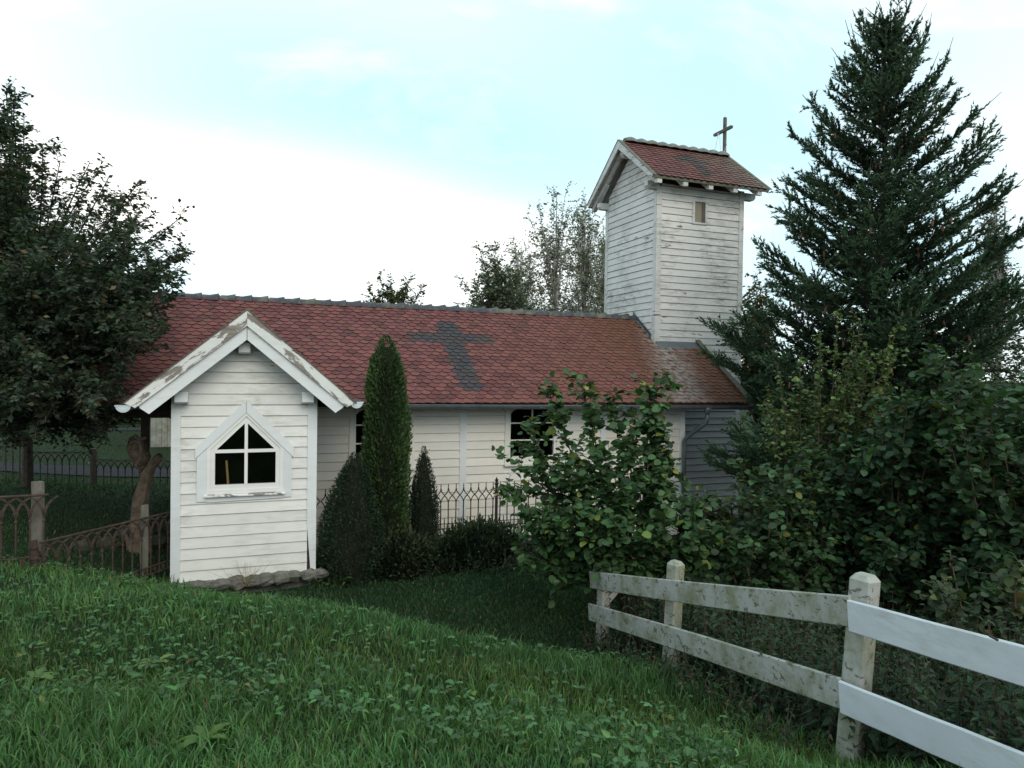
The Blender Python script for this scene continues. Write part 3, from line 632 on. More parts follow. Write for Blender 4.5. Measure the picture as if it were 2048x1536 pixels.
build(MB().box((wx0-.01, TV0-.035, wz0-.01), (wx0+.045, TV0+.02, wz1+.01)).box((wx1-.045, TV0-.035, wz0-.01), (wx1+.01, TV0+.02, wz1+.01)).box((wx0+.0451, TV0-.033, wz1-.035), (wx1-.0451, TV0+.02, wz1+.01)).box((wx0+.0451, TV0-.033, wz0-.01), (wx1-.0451, TV0+.02, wz0+.03)), 'frame', TRIM_TOWER, tw_w)
build(MB().box((wx0+.0451, TV0+.0, wz0+.0301), (wx1-.0451, TV0+.019, wz1-.0351)), 'shutter_panel', TAUPE, tw_w)
build(MB().box((wx1-.125, TV0-.02, wz0+.0301), (wx1-.0451, TV0-.001, wz1-.0351)), 'shutter_stile', GREYWOOD, tw_w)
# tower roof
GU0, GU1, TZ = 8.335, 11.545, 8.65
th_ = math.hypot(1, tg)
def tz(v): return TZ - tg*abs(v-TM)
TE0, TE1 = 13.30, 2*TM-13.30
troof = build(MB().prism([(GU0+.03, TE0+.03, tz(TE0+.03)-.035), (GU0+.03, TM, TZ-.035), (GU0+.03, TE1-.03, tz(TE1-.03)-.035), (GU0+.03, TE1-.03, tz(TE1-.03)-.075), (GU0+.03, TM, TZ-.075), (GU0+.03, TE0+.03, tz(TE0+.03)-.075)], (GU1-GU0-.06, 0, 0)), 'tower_roof', TRIM_TOWER, chapel)
def bargeT(s, u, par, thick):
    q = lambda v, dz: (u, TM+s*v, TZ-tg*v+dz)
    hw = TM-TE0
    build(MB().prism([q(0, .0), q(hw+.005, .0), q(hw-.07, -.125), q(0, -.21)], (thick, 0, 0)), 'barge_board', TRIM_TOWER, par)
    build(MB().prism([(u-.012, TM, TZ+.018), (u-.012, TM+s*(hw+.02), TZ-tg*(hw+.02)+.018), (u-.012, TM+s*(hw+.02), TZ-tg*(hw+.02)+.0005), (u-.012, TM, TZ+.0005)], (.10, 0, 0)), 'verge_strip', MOSSWOOD, par)
for s in (-1, 1):
    bargeT(s, GU0, troof, .03); bargeT(s, GU1-.03, troof, .03)
    # inner rafter of the gable overhang
    build(MB().prism([(GU0+.13, TM+s*.0, TZ-.09), (GU0+.13, TM+s*1.42, TZ-.09-tg*1.42), (GU0+.13, TM+s*1.36, TZ-.20-tg*1.36), (GU0+.13, TM, TZ-.22)], (.09, 0, 0)), 'gable_rafter', TRIM_TOWER, troof)
    for k in range(9):
        v0, v1 = .06+k*.165, .06+k*.165+.16
        build(MB().prism([(GU0+.031, TM+s*v0, TZ-.077-tg*v0), (GU0+.031, TM+s*v1, TZ-.077-tg*v1), (GU0+.031, TM+s*v1, TZ-.090-tg*v1), (GU0+.031, TM+s*v0, TZ-.090-tg*v0)], (TU0-GU0-.05, 0, 0)), 'soffit_board', TRIM_TOWER, troof)
for v, z in ((TM, TZ-.32), (TV0+.05, ZT-.09), (TV1-.05, ZT-.09)):
    a0 = GU0+.10; d = .075
    build(MB().prism([(a0, v-d, z+.08), (a0, v-d, z-.02), (a0+.05, v-d, z-.08), (TU0+.05, v-d, z-.08), (TU0+.05, v-d, z+.08)], (0, 2*d, 0)), 'purlin_end', TRIM_TOWER, troof)
    build(MB().prism([(GU1-.10, v-d, z+.08), (GU1-.10, v-d, z-.02), (GU1-.15, v-d, z-.08), (TU1-.05, v-d, z-.08), (TU1-.05, v-d, z+.08)], (0, 2*d, 0)), 'purlin_end', TRIM_TOWER, troof)
for s, ve in ((-1, TE0), (1, TE1)):
    for u in (8.46, 9.145, 9.83, 10.52, 11.21):
        w = .12; q = lambda v, dz: (u, TM+s*v, TZ-tg*v+dz)
        hw = TM-TE0
        build(MB().prism([q(hw-.015, -.080), q(hw-.75, -.080), q(hw-.75, -.24), q(hw-.10, -.24), q(hw-.02, -.185)], (w, 0, 0)), 'rafter_end', TRIM_TOWER, troof)
    build(MB().box((GU0+.031, min(ve+s*-.0, ve-s*.03), tz(ve)-.075), (GU1-.031, max(ve, ve-s*.03), tz(ve)-.012)), 'eave_board', MOSSWOOD, troof)
# tower tiles: too small to pick apart one by one
jv, jn, jq, jc = [], [], [], []
for s in (-1, 1):
    es = np.array([0, -s, tg])/th_; en = np.array([0, s*tg, 1])/th_; eu = np.array([1. if s < 0 else -1., 0, 0]); B2 = np.stack([eu, es, en], 1)
    L = (TM-TE0)*th_; nr = int(L/.138)+1
    for r_ in range(nr):
        sl_ = r_*.138-.03
        for k in range(18):
            u = GU0+.10+.178*(k+.5) + (0.0 if r_ % 2 else 0.02)
            if u > GU1-.07 or sl_+.235 > L+.02: continue
            P = np.array([u, TE0 if s < 0 else TE1, tz(TE0)]) + es*sl_ - en*.028 + en*random.uniform(0, .006)
            dark = s < 0 and ((abs(u-10.07) < .19 and 2 <= r_ <= 11) or (8 <= r_ <= 9 and abs(u-10.05) < .5))
            rz = random.gauss(0, .012); Rm = np.array([[math.cos(rz), -math.sin(rz), 0], [math.sin(rz), math.cos(rz), 0], [0, 0, 1]])
            b = len(jv)*len(TV); jv.append((TV@Rm.T)@B2.T + P - org(chapel)); jn += [tuple(q+b for q in f) for f in TF]; jq += [tuple(q+b for q in f) for f in TQ]
            c_ = np.array(random.choice(DRK if dark else RED)); g_ = np.clip((u-9.9)/1.6 + random.gauss(0, .25), 0, 1)*.6
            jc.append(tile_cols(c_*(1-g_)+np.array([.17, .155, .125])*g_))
o = add('tower_tiles', npmesh('tower_tiles', np.concatenate(jv), [np.array(jn), np.array(jq)], TILE, np.concatenate(jc)), troof); o['kind'] = 'stuff'
trm = ridge_mesh(.095, .140, .33, 'ridge_tile', True, RIDGEM)
for k in range(10):
    o = add('ridge_tile', trm, troof, np.array([GU0+.17+.300*k, TM, TZ+.012])-org(chapel))
# cross and the pale cables round its foot
XU = 11.445
n = 10
def capsule(m, c, L, w, th, along):
    """flat bar with round ends in the plane through along and the other of (y, z)"""
    pts = []
    for k in range(n+1): a = math.pi*k/n; pts.append((w/2*math.cos(a), L/2-w/2+w/2*math.sin(a)))
    for k in range(n+1): a = math.pi+math.pi*k/n; pts.append((w/2*math.cos(a), -L/2+w/2+w/2*math.sin(a)))
    P = [(c[0]-th/2, c[1]+(x if along == 'z' else y), c[2]+(y if along == 'z' else x)) for x, y in pts]
    if along != 'z': P = P[::-1]
    m.prism(P, (th, 0, 0))
cross = thing('rooftop_cross', (XU, TM, 8.6), None, None); cross.parent = chapel; cross.location = tuple(np.array([XU, TM, 8.6])-ORG[chapel.name])
cm = MB(); capsule(cm, (XU, TM, 9.12), 1.06, .075, .06, 'z'); build(cm, 'upright', GREYWOOD, cross)
cm = MB(); capsule(cm, (XU-.058, TM+.0, 9.285), .74, .078, .05, 'y'); build(cm, 'crossbar', GREYWOOD, cross)
build(MB().box((XU-.05, TM-.05, 8.45), (XU+.05, TM+.05, 8.74)), 'foot', SLATE, cross)
for k, (p, q) in enumerate((((XU-.09, TM+.12, 9.27), (XU-.35, TM+.02, 8.68)), ((XU-.09, TM+.16, 9.27), (XU-.30, TM+.0, 8.66)), ((XU-.08, TM+.10, 9.24), (XU-.10, TM+.02, 8.72)), ((XU+.03, TM-.06, 8.95), (XU-.10, TM-.03, 8.64)))):
    p, q = np.array(p), np.array(q); pts = [p+(q-p)*t+np.array([0, 0, -.05*math.sin(math.pi*t)]) for t in np.linspace(0, 1, 7)]
    build(MB().tube(pts, .006, 5), 'cable', CABLE, chapel)
# stick seen behind the annex window
st = MB().tube([(-.205, VA+.085, 1.05), (-.252, VA+.045, 1.728)], .016, 8); tag(build(st, 'wooden_stick', STICK, origin=(-.205, VA+.085, 1.05)), 'thin yellow wooden stick leaning behind the lower left annex pane', 'stick')

# ------------------------------------------------------------------ white board fence on the right
bf = thing('board_fence', at(1345, 1338, 6.4), 'white two-board timber fence, mossy old boards and fresh white ones, at lower right', 'fence')
OLDW = paint('mossy_old_white_paint', (.40, .41, .385), .42, 1.0, wood=(.16, .15, .115), peel_scale=22., grain=(0, 0, R(-52)))
FRESH = paint('fresh_white_paint', (.63, .67, .71), .30, .5, grain=(0, 0, R(-52)), peel_scale=9.)
def moss(mat, amt):
    """add a yellow-green algae film to a paint material"""
    n, l = mat.node_tree.nodes, mat.node_tree.links; b = n['Principled BSDF']; src = b.inputs['Base Color'].links[0].from_socket
    g = n.new('ShaderNodeNewGeometry'); mp = n.new('ShaderNodeMapping'); mp.inputs['Scale'].default_value = (1, 1, .8); l.new(g.outputs['Position'], mp.inputs[0])
    a = n.new('ShaderNodeTexNoise'); a.inputs['Scale'].default_value = 4; a.inputs['Detail'].default_value = 8; a.inputs['Roughness'].default_value = .7; l.new(mp.outputs[0], a.inputs['Vector'])
    r = n.new('ShaderNodeMapRange'); r.inputs[1].default_value = .44; r.inputs[2].default_value = .62; r.inputs[4].default_value = amt; l.new(a.outputs[0], r.inputs[0])
    x = n.new('ShaderNodeMix'); x.data_type = 'RGBA'; l.new(r.outputs[0], x.inputs[0]); l.new(src, x.inputs[6]); x.inputs[7].default_value = (.155, .165, .075, 1); l.new(x.outputs[2], b.inputs['Base Color'])
moss(OLDW, .75)
# posts stand at these places (photo position of the top, depth); heads are chamfered
def post(top, foot, w, mat, parent, ch=.022):
    top = np.array(top); foot = np.array(foot); d = top-foot; d /= np.linalg.norm(d)
    fd = np.array([.25, -.97, 0]); fd /= np.linalg.norm(fd); x = np.cross(fd, d); x /= np.linalg.norm(x); y = np.cross(d, x); m = MB(); n = 8; v = []
    def ring(c, w_, b):
        h = w_/2; q = [(-h, -h+b), (-h+b, -h), (h-b, -h), (h, -h+b), (h, h-b), (h-b, h), (-h+b, h), (-h, h-b)]
        return [c + x*a + y*e + d*random.uniform(-.003, .003) for a, e in q]
    v = ring(foot, w, .012) + ring(foot+(top-foot)*.5, w*.99, .012) + ring(top-d*.03, w, .012) + ring(top, w-2*ch, .012)
    f = [(i*n+k, i*n+(k+1) % n, (i+1)*n+(k+1) % n, (i+1)*n+k) for i in range(3) for k in range(n)] + [tuple(range(3*n, 4*n)), tuple(range(n-1, -1, -1))]
    m.add(v, f); return build(m, 'post', mat, parent)
pA_t, pA_b = at(1208, 1140, 7.9), at(1203, 1318, 7.9)
pB_t, pB_b = at(1352, 1122, 6.45), at(1340, 1352, 6.45)
pC_t, pC_b = at(1731, 1149, 4.25), at(1694, 1600, 4.25)
pD_t, pD_b = at(2330, 1190, 2.75), at(2330, 1900, 2.75)
for t_, b_, w in ((pA_t, pA_b, .115), (pB_t, pB_b, .125), (pC_t, pC_b, .135), (pD_t, pD_b, .135)): post(t_, b_, w, OLDW, bf)
def rail(p, q, w, th, mat, towards=.085, bow=0.0):
    """board of width w whose upper edge runs p to q, on the near side of the posts"""
    p, q = np.array(p, float), np.array(q, float); d = (q-p)/np.linalg.norm(q-p); side = np.cross(d, (0, 0, 1)); side /= np.linalg.norm(side)
    if side@(CPOS-p) < 0: side = -side
    up = np.cross(side, d); up = up if up[2] > 0 else -up; N = 9; m = MB(); v = []
    for i in range(N):
        t = i/(N-1); c = p+(q-p)*t + side*towards*1.0 + up*(-bow*math.sin(math.pi*t)) + up*random.uniform(-.002, .002)
        b_ = .006
        for a, e in ((0, -b_), (b_, 0), (th-b_, 0), (th, -b_), (th, -w+b_), (th-b_, -w), (b_, -w), (0, -w+b_)): v.append(c + side*(a-th) + up*e)
    n = 8; f = [(i*n+k, i*n+(k+1) % n, (i+1)*n+(k+1) % n, (i+1)*n+k) for i in range(N-1) for k in range(n)] + [tuple(range(n-1, -1, -1)), tuple((N-1)*n+k for k in range(n))]
    m.add(v, f); return build(m, 'rail', mat, bf)
sB = .095
rail(at(1194, 1141, 7.85), at(1722, 1189, 4.27), .185, .03, OLDW, .10, .01)
rail(at(1192, 1205, 7.85), at(1702, 1352, 4.27), .185, .03, OLDW, .10, -.01)
rail(at(1721, 1197, 4.24), at(2330, 1352, 2.78), .187, .028, FRESH, .105)
rail(at(1703, 1357, 4.24), at(2330, 1597, 2.78), .190, .028, FRESH, .105)
NAIL = plain('nail_rust', (.05, .04, .035), .8, .2, 20, 0)
for x, y, d in ((1838, 1408, 3.55), (1738, 1222, 4.10), (1733, 1258, 4.10), (1722, 1385, 4.08), (1716, 1424, 4.08), (1363, 1166, 6.22), (1352, 1262, 6.24), (1697, 1205, 4.22), (1685, 1372, 4.22), (1995, 1280, 3.05), (1990, 1470, 3.05)):
    p = at(x, y, d); build(MB().prism([p+cr*.006*math.cos(t)+cu*.006*math.sin(t) for t in np.linspace(0, 5.5, 7)], cf*.05), 'nail', NAIL, bf)
build(MB().bar(pA_t*.62+pA_b*.38+cr*.02, pA_t*.93+pA_b*.07+cr*.28, .05, .06), 'brace', OLDW, bf)

# ------------------------------------------------------------------ iron fences
def spear(m, c, s=1.):
    m.lathe(c, [(.007*s, 0), (.009*s, .03*s), (.018*s, .045*s), (.018*s, .052*s), (.010*s, .060*s), (.015*s, .078*s), (.004*s, .125*s), (.001, .14*s)], 6)
VF = 11.45
nf = thing('iron_fence', (3.5, VF, 0), 'dark wrought iron spear-topped fence along the nave wall', 'fence')
PT = .137
m = MB()                                             # one picket, base of the upright at the origin
m.tube([(0, 0, -.45), (0, 0, .52)], .0105, 5)
for s in (-1, 1):
    m.tube([(0, 0, .515), (s*.012, 0, .565), (s*.036, 0, .605), (s*PT/2, 0, .640)], .009, 5)
    m.tube([(s*PT/2, 0, .640), (s*.034, 0, .675), (s*.010, 0, .715), (0, 0, .77)], .009, 5)
spear(m, (0, 0, .765), .62)
pk = build(m, 'picket', IRON, nf, local=True); 
m = MB(); m.tube([(0, 0, -.45), (0, 0, .20)], .009, 5); spear(m, (0, 0, .19), .55); dogbar_me = build(m, 'short_picket', IRON, nf, local=True)
z0f = 1.10-.85
posts_u = (1.05-.35, 2.637, 4.112, 5.60, 7.1); first = True
us = []
for a, b in zip(posts_u[:-1], posts_u[1:]):
    n_ = int(round((b-a)/PT)); us += [a+(b-a)*(k+.5)/n_ for k in range(n_)]
for k, u in enumerate(us):
    zb = z0f - .004*(u-1)
    for src, off in ((pk, 0), (dogbar_me, PT/2)):
        o = src if k == 0 else src.copy()
        if k: COL.objects.link(o); o.parent = nf
        o.location = (u+off-3.5, 0, zb); o.rotation_euler = (random.gauss(0, .006), random.gauss(0, .008), 0)
for z in (.155, .075, -.30):
    build(MB().bar((posts_u[0], VF, z0f+z), (posts_u[-1], VF, z0f+z-.024), .022, .010), 'rail', IRON, nf)
for u in posts_u:
    zb = z0f-.004*(u-1); m = MB(); m.tube([(u, VF, zb-.5), (u, VF, zb+.79)], .027, 8)
    m.lathe((u, VF, zb+.79), [(.027, 0), (.040, .012), (.042, .028), (.022, .036), (.018, .05), (.030, .072), (.036, .090), (.016, .098), (.017, .115), (.004, .135)], 8)
    m.box((u-.06, VF-.008, zb+.625), (u+.06, VF+.008, zb+.655)); build(m, 'post', IRON, nf)

def gothic_panel(root, pts_top, height, pitch, mat, nbars, rail_r=.014, rad=.009, low=True):
    """cast-iron panel: interlaced pointed arches under a round top rail; pts_top = two ends of the top rail"""
    A, B = np.array(pts_top[0], float), np.array(pts_top[1], float); d = (B-A)/nbars; z = np.array([0, 0, 1.])
    build(MB().tube([A-d*.3, B+d*.3], rail_r, 8), 'top_rail', mat, root)
    m = MB(); dn = d/np.linalg.norm(d); h = -z
    side = np.cross(dn, z)
    def P(a, b): return d*a + h*b
    m.tube([P(0, .20), P(0, height)], rad, 6)
    m.lathe(P(0, .285)-z*.015, [(rad*1.1, 0), (rad*1.9, .01), (rad*1.9, .02), (rad*1.1, .03)], 6)
    for s in (-1, 1):
        q = [P(0, .235), P(s*.10, .165), P(s*.30, .105), P(s*.62, .055), P(s*1.0, .018)]
        for i in range(4):
            w = .026-.003*i; a, b = q[i], q[i+1]; t = (b-a)/np.linalg.norm(b-a); nn = np.cross(side, t)
            m.add([p+nn*e*w/2+side*g*.008 for p in (a-t*.004, b+t*.004) for e, g in ((-1, -1), (1, -1), (1, 1), (-1, 1))], [(0, 1, 2, 3), (7, 6, 5, 4), (0, 4, 5, 1), (1, 5, 6, 2), (2, 6, 7, 3), (3, 7, 4, 0)])
    base = build(m, 'upright', mat, root, local=True); og = org(root)
    for k in range(nbars+1):
        o = base if k == 0 else base.copy()
        if k: COL.objects.link(o); o.parent = root
        o.location = tuple(A + d*k - og)
    if low:
        build(MB().tube([A-d*.3-z*(height-.12), B+d*.3-z*(height-.12)], .010, 6), 'bottom_rail', mat, root)
        build(MB().tube([A-d*.3-z*(height-.02), B+d*.3-z*(height-.02)], .010, 6), 'bottom_rail', mat, root)
        m = MB(); c = h*(height-.07)
        for t in (1, -1): m.prism([c+dn*.0+z*.042, c+dn*.03, c-z*.042, c-dn*.03], side*.008*t)
        q0 = build(m, 'diamond', mat, root, local=True)
        for k in range(nbars):
            o = q0 if k == 0 else q0.copy()
            if k: COL.objects.link(o); o.parent = root
            o.location = tuple(A + d*(k+.5) - og)
a, b = at(78, 1086, 7.7), at(336, 1025, 9.7)
lp = thing('rusty_iron_fence', a-np.array([0, 0, .85]), 'low rusty gothic arch fence panel rising towards the annex', 'fence panel', 'rusty fence panels')
gothic_panel(lp, (a+(b-a)*.03, b), .80, .2, RUST, 12)
a, b = at(-190, 1004, 6.9), at(88, 990, 7.75)
lp = thing('rusty_iron_fence', b-np.array([0, 0, .85]), 'rusty gothic arch fence panel at the left edge, beside grey post', 'fence panel', 'rusty fence panels')
gothic_panel(lp, (a, b), .80, .2, RUST, 9)
def roughpost(px, top, bot, d, r, label, h_extra=.4, sides=9, name='timber_post'):
    P, Q = at(px, top, d), at(px-2, bot, d); Q = Q-np.array([0, 0, h_extra]); n = 9; m = MB(); pts = [Q+(P-Q)*t for t in np.linspace(0, 1, n)]
    m.tube(pts, [r*(1+random.uniform(-.05, .05)) for _ in pts], sides)
    m.v = [tuple(np.array(v)+rng.normal(0, r*.05, 3)) for v in m.v]
    tag(build(m, name, GREYWOOD, origin=Q), label, 'post')
roughpost(76, 963, 1110, 7.85, .066, 'grey split timber post between the two rusty panels')
roughpost(290, 1010, 1165, 9.35, .052, 'pale timber post behind the low rusty panel')
m = MB(); c = at(69, 1095, 7.65); m.tube([c+np.array([0, 0, .08]), c-np.array([0, 0, .5])], .032, 8); m.lathe(c, [(.034, -.02), (.043, -.01), (.043, .01), (.034, .02)], 8); m.lathe(c-np.array([0, 0, .12]), [(.034, -.02), (.041, -.01), (.041, .01), (.034, .02)], 8)
tag(build(m, 'iron_post', RUST, origin=c-np.array([0, 0, .5])), 'short rusty iron newel in front of the grey timber post', 'post')
# far fence behind the tree
ff = thing('iron_fence', at(187, 968, 16.8), 'black gothic arch iron fence beyond the left tree, before the gravel path', 'fence')
gothic_panel(ff, (at(193, 919, 16.8), at(470, 924, 17.6)), .78, .2, IRON, 20, rad=.012, low=False)
gothic_panel(ff, (at(66, 904, 16.6), at(182, 904, 16.8)), .82, .2, IRON, 8, rad=.012, low=False)
gothic_panel(ff, (at(-260, 880, 14.5), at(40, 868, 15.5)), 1.05, .2, IRON, 20, rad=.012, low=False)
build(MB().tube([at(187, 897, 16.8), at(187, 985, 16.8)], .075, 10), 'post', DARKWOOD, ff)

# ------------------------------------------------------------------ carved driftwood sculpture
dw = thing('driftwood_sculpture', at(285, 1120, 10.6), 'brown carved driftwood trunk with a hollow bowl head left of the annex', 'sculpture')
D_ = 10.6
tr = [at(x, y, D_) for x, y in ((283, 1150), (279, 1100), (278, 1050), (281, 1010), (288, 975), (294, 950), (303, 930), (314, 917), (321, 911))]
tq = np.linspace(0, 8, 30); trr = np.array(tr); ctr_ = np.stack([np.interp(tq, range(9), trr[:, k]) for k in range(3)], 1); rad_ = np.interp(tq, range(9), [.20, .155, .125, .115, .095, .085, .072, .064, .052])
m = MB().tube(ctr_, list(rad_*(1+rng.normal(0, .035, 30))), 16); vv = np.array(m.v)
for i in range(30):
    for k in range(16): vv[i*16+k] = ctr_[i]+(vv[i*16+k]-ctr_[i])*(1+.10*math.sin(3*k*.39+i*.35)+.07*math.sin(7*k*.39-i*.2)+rng.normal(0, .025))       # ribbed, cracked surface
m.v = [tuple(q) for q in vv]; build(m, 'trunk', BROWNWOOD, dw)
build(MB().tube([at(262, 1120, 10.55), at(258, 1085, 10.5), at(246, 1062, 10.45)], [.06, .045, .02], 8), 'side_stub', BROWNWOOD, dw)
m = MB(); nn_, rr_ = 14, 9; c = at(277, 905, D_-.03)      # hollow, leaf-shaped bowl turned towards the camera
prof = [(-1.0, .08), (-.85, .45), (-.55, .80), (-.15, 1.0), (.3, .98), (.65, .82), (.9, .72)]
pts = []
for i, (t, w) in enumerate(prof):
    for k in range(nn_):
        a = 2*math.pi*k/nn_; q = 1+.10*math.sin(3*a+i); pts.append(c + cr*(.155*w*q*math.cos(a)-.03*t) + cu*(.235*t+.02*math.sin(2*a)) - cf*(.11*w*math.sin(a)))
m.add(pts, [(i*nn_+k, i*nn_+(k+1) % nn_, (i+1)*nn_+(k+1) % nn_, (i+1)*nn_+k) for i in range(len(prof)-1) for k in range(nn_)] + [tuple(range(nn_-1, -1, -1)), tuple((len(prof)-1)*nn_+k for k in range(nn_))])
m.v = [tuple(np.array(q)+rng.normal(0, .008, 3)) for q in m.v]; head = build(m, 'bowl_head', BROWNWOOD, dw)
m = MB(); ctr = c - cf*.105 - cu*.01
outl = [(-.01, .20), (.07, .17), (.095, .06), (.07, -.08), (.01, -.19), (-.05, -.10), (-.10, .05), (-.085, .15)]
o1 = [ctr + cr*a*1.15 + cu*b_*1.08 + cf*.012 for a, b_ in outl]; o2 = [ctr + cr*a*.9 + cu*b_*.88 - cf*.02 for a, b_ in outl]; o3 = [ctr + cr*a*.72 + cu*b_*.72 + cf*.03 for a, b_ in outl]
m.add(o1+o2+o3, [(i, (i+1) % 8, 8+(i+1) % 8, 8+i) for i in range(8)] + [(8+i, 8+(i+1) % 8, 16+(i+1) % 8, 16+i) for i in range(8)] + [tuple(range(16, 24))])
build(m, 'carved_rim', plain('pale_carved_wood', (.17, .125, .09), .75, .3, 8, .4), head)
build(MB().tube([c+cu*.21-cr*.11, c+cu*.245-cr*.02-cf*.05, c+cu*.20+cr*.05-cf*.08, c+cu*.225+cr*.12], [.03, .04, .035, .02], 7), 'split_top', GREYWOOD, head)
for i, (x, y, d, w) in enumerate(((215, 1085, 10.4, .17), (165, 1098, 10.0, .13), (255, 1062, 11.2, .16), (310, 1070, 11.0, .17))):
    c = at(x, y, d); c[2] = h1(c[0], c[1])+.05; m = MB(); n = 8
    for r_, zf in ((.8, -.6), (1., 0), (.9, .5), (.5, .85)):
        for k in range(n): t = 2*math.pi*k/n; m.v.append(tuple(c+np.array([w*r_*math.cos(t), w*.8*r_*math.sin(t), w*.7*zf])*random.uniform(.85, 1.15)))
    m.f = [(r_*n+k, r_*n+(k+1) % n, (r_+1)*n+(k+1) % n, (r_+1)*n+k) for r_ in range(3) for k in range(n)] + [tuple(3*n+k for k in range(n))]
    tag(build(m, 'field_stone', DARKSTONE, origin=c), ['dark boulder just left of the sculpture foot', 'lone small boulder in the grass behind the low rusty panel', 'mossy boulder farther back behind the sculpture', 'boulder between the sculpture and the annex corner'][i], 'stone')

# ------------------------------------------------------------------ far shed with vertical planks
sh = thing('plank_shed', at(318, 892, 26), 'grey vertical plank shed seen beyond the porch', 'shed')
a = at(301, 893, 26); b = a + np.array([4.2, .3, 0]); z0 = h1(a[0], a[1])-.1
SHEDW = plain('silver_grey_planks', (.22, .22, .19), .9, .3, 5, .4, tint=(.15, .15, .11))
_ax = (b-a)/np.linalg.norm(b-a)
body = build(MB().prism([(a[0], a[1]+.05, z0), (b[0], b[1]+.05, z0), (b[0], b[1]+.05, z0+2.5), (a[0], a[1]+.05, z0+2.5)], (0, 3, 0)), 'wall', DARKWOOD, sh)
for k in range(22):
    p = a+_ax*(k*.19); q = p+_ax*.18; e = random.uniform(0, .02)
    build(MB().prism([(p[0], p[1]-e, z0), (q[0], q[1]-e, z0), (q[0], q[1]-e, z0+2.48), (p[0], p[1]-e, z0+2.48)], (0, .03, 0)), 'plank', SHEDW, body)
build(MB().prism([(a[0]-.3, a[1]-.4, z0+2.45), (a[0]-.3, a[1]+1.5, z0+3.3), (a[0]-.3, a[1]+3.4, z0+2.45), (a[0]-.3, a[1]+3.4, z0+2.55), (a[0]-.3, a[1]+1.5, z0+3.4), (a[0]-.3, a[1]-.4, z0+2.55)], (4.9, 0, 0)), 'roof', SLATE, sh)

# ------------------------------------------------------------------ plants: leaf templates and placing
def T(v, q): return np.array(v, float), np.array(q)
HAZEL = T([(0, 0, 0), (.5, 0, -.03), (1.02, 0, -.20), (.12, .27, .05), (.5, .43, .06), (.84, .27, -.06), (.12, -.27, .05), (.5, -.43, .06), (.84, -.27, -.06)], [(0, 1, 4, 3), (1, 2, 5, 4), (0, 6, 7, 1), (1, 7, 8, 2)])
OVAL = T([(0, 0, 0), (1, 0, -.12), (.30, .25, .07), (.72, .21, .0), (.30, -.25, .07), (.72, -.21, .0)], [(0, 1, 3, 2), (0, 4, 5, 1)])
BIRCH = T([(0, 0, 0), (.35, .33, .04), (1, 0, -.1), (.35, -.33, .04)], [(0, 2, 1, 0), (0, 3, 2, 0)])
BIRCH = (BIRCH[0], np.array([(0, 2, 1), (0, 3, 2)]))
LEAF4 = T([(0, 0, 0), (.48, .29, .07), (1, 0, -.1), (.48, -.29, .07)], [(0, 2, 1), (0, 3, 2)])
NETTLE = T([(0, 0, 0), (1, 0, -.25), (.22, .24, .06), (.60, .17, -.02), (.22, -.24, .06), (.60, -.17, -.02)], [(0, 1, 3, 2), (0, 4, 5, 1)])
SPRAY = T([(0, 0, 0), (.45, .22, .05), (1, .04, 0), (.45, -.22, .05)], [(0, 3, 2, 1)])
NEED = (np.array([(0, .10, 0), (0, -.10, 0), (1, 0, 0.)]), np.array([(0, 1, 2)]))
def nrm(a): return a/(np.linalg.norm(a, axis=-1, keepdims=True)+1e-9)
def leaf_verts(P, D, U, S, tpl, WS=None):
    X = nrm(D); Y = nrm(np.cross(U, X)); Z = np.cross(X, Y); t = tpl[0]
    w = S if WS is None else WS
    return P[:, None] + S[:, None, None]*(t[None, :, :1]*X[:, None] + t[None, :, 2:]*Z[:, None]) + w[:, None, None]*(t[None, :, 1:2]*Y[:, None])
def leaf_mesh(name, P, D, U, S, C, tpl, mat, og, WS=None):
    V = leaf_verts(P, D, U, S, tpl, WS); n, k = V.shape[:2]; b = (np.arange(n)*k)[:, None]
    F = (b[:, :, None] + tpl[1][None]).reshape(-1, tpl[1].shape[1])
    return npmesh(name, V.reshape(-1, 3)-og, [F], mat, np.repeat(C, k, 0), smooth=False)
def colors(n, base, var=.25, alt=None, share=0.):
    c = np.tile(np.array(base), (n, 1))
    if alt is not None: m_ = rng.random(n) < share; c[m_] = np.array(alt)
    return np.clip(c*(1+rng.normal(0, var, (n, 1)))*(1+rng.normal(0, var*.25, (n, 3))), .004, .6)
class Leaves:
    def __init__(s): s.P = []; s.D = []; s.U = []; s.S = []; s.C = []
    def put(s, P, D, U, S, C): s.P.append(P); s.D.append(D); s.U.append(U); s.S.append(S); s.C.append(C)
    def cat(s): return [np.concatenate(q) for q in (s.P, s.D, s.U, s.S, s.C)]
def curve(a, b, lift, n=10, side=None):
    a, b = np.array(a, float), np.array(b, float); t = np.linspace(0, 1, n)[:, None]; c = (a+b)/2 + np.array([0, 0, lift]) + (side if side is not None else 0)
    return a*(1-t)**2 + 2*c*t*(1-t) + b*t*t
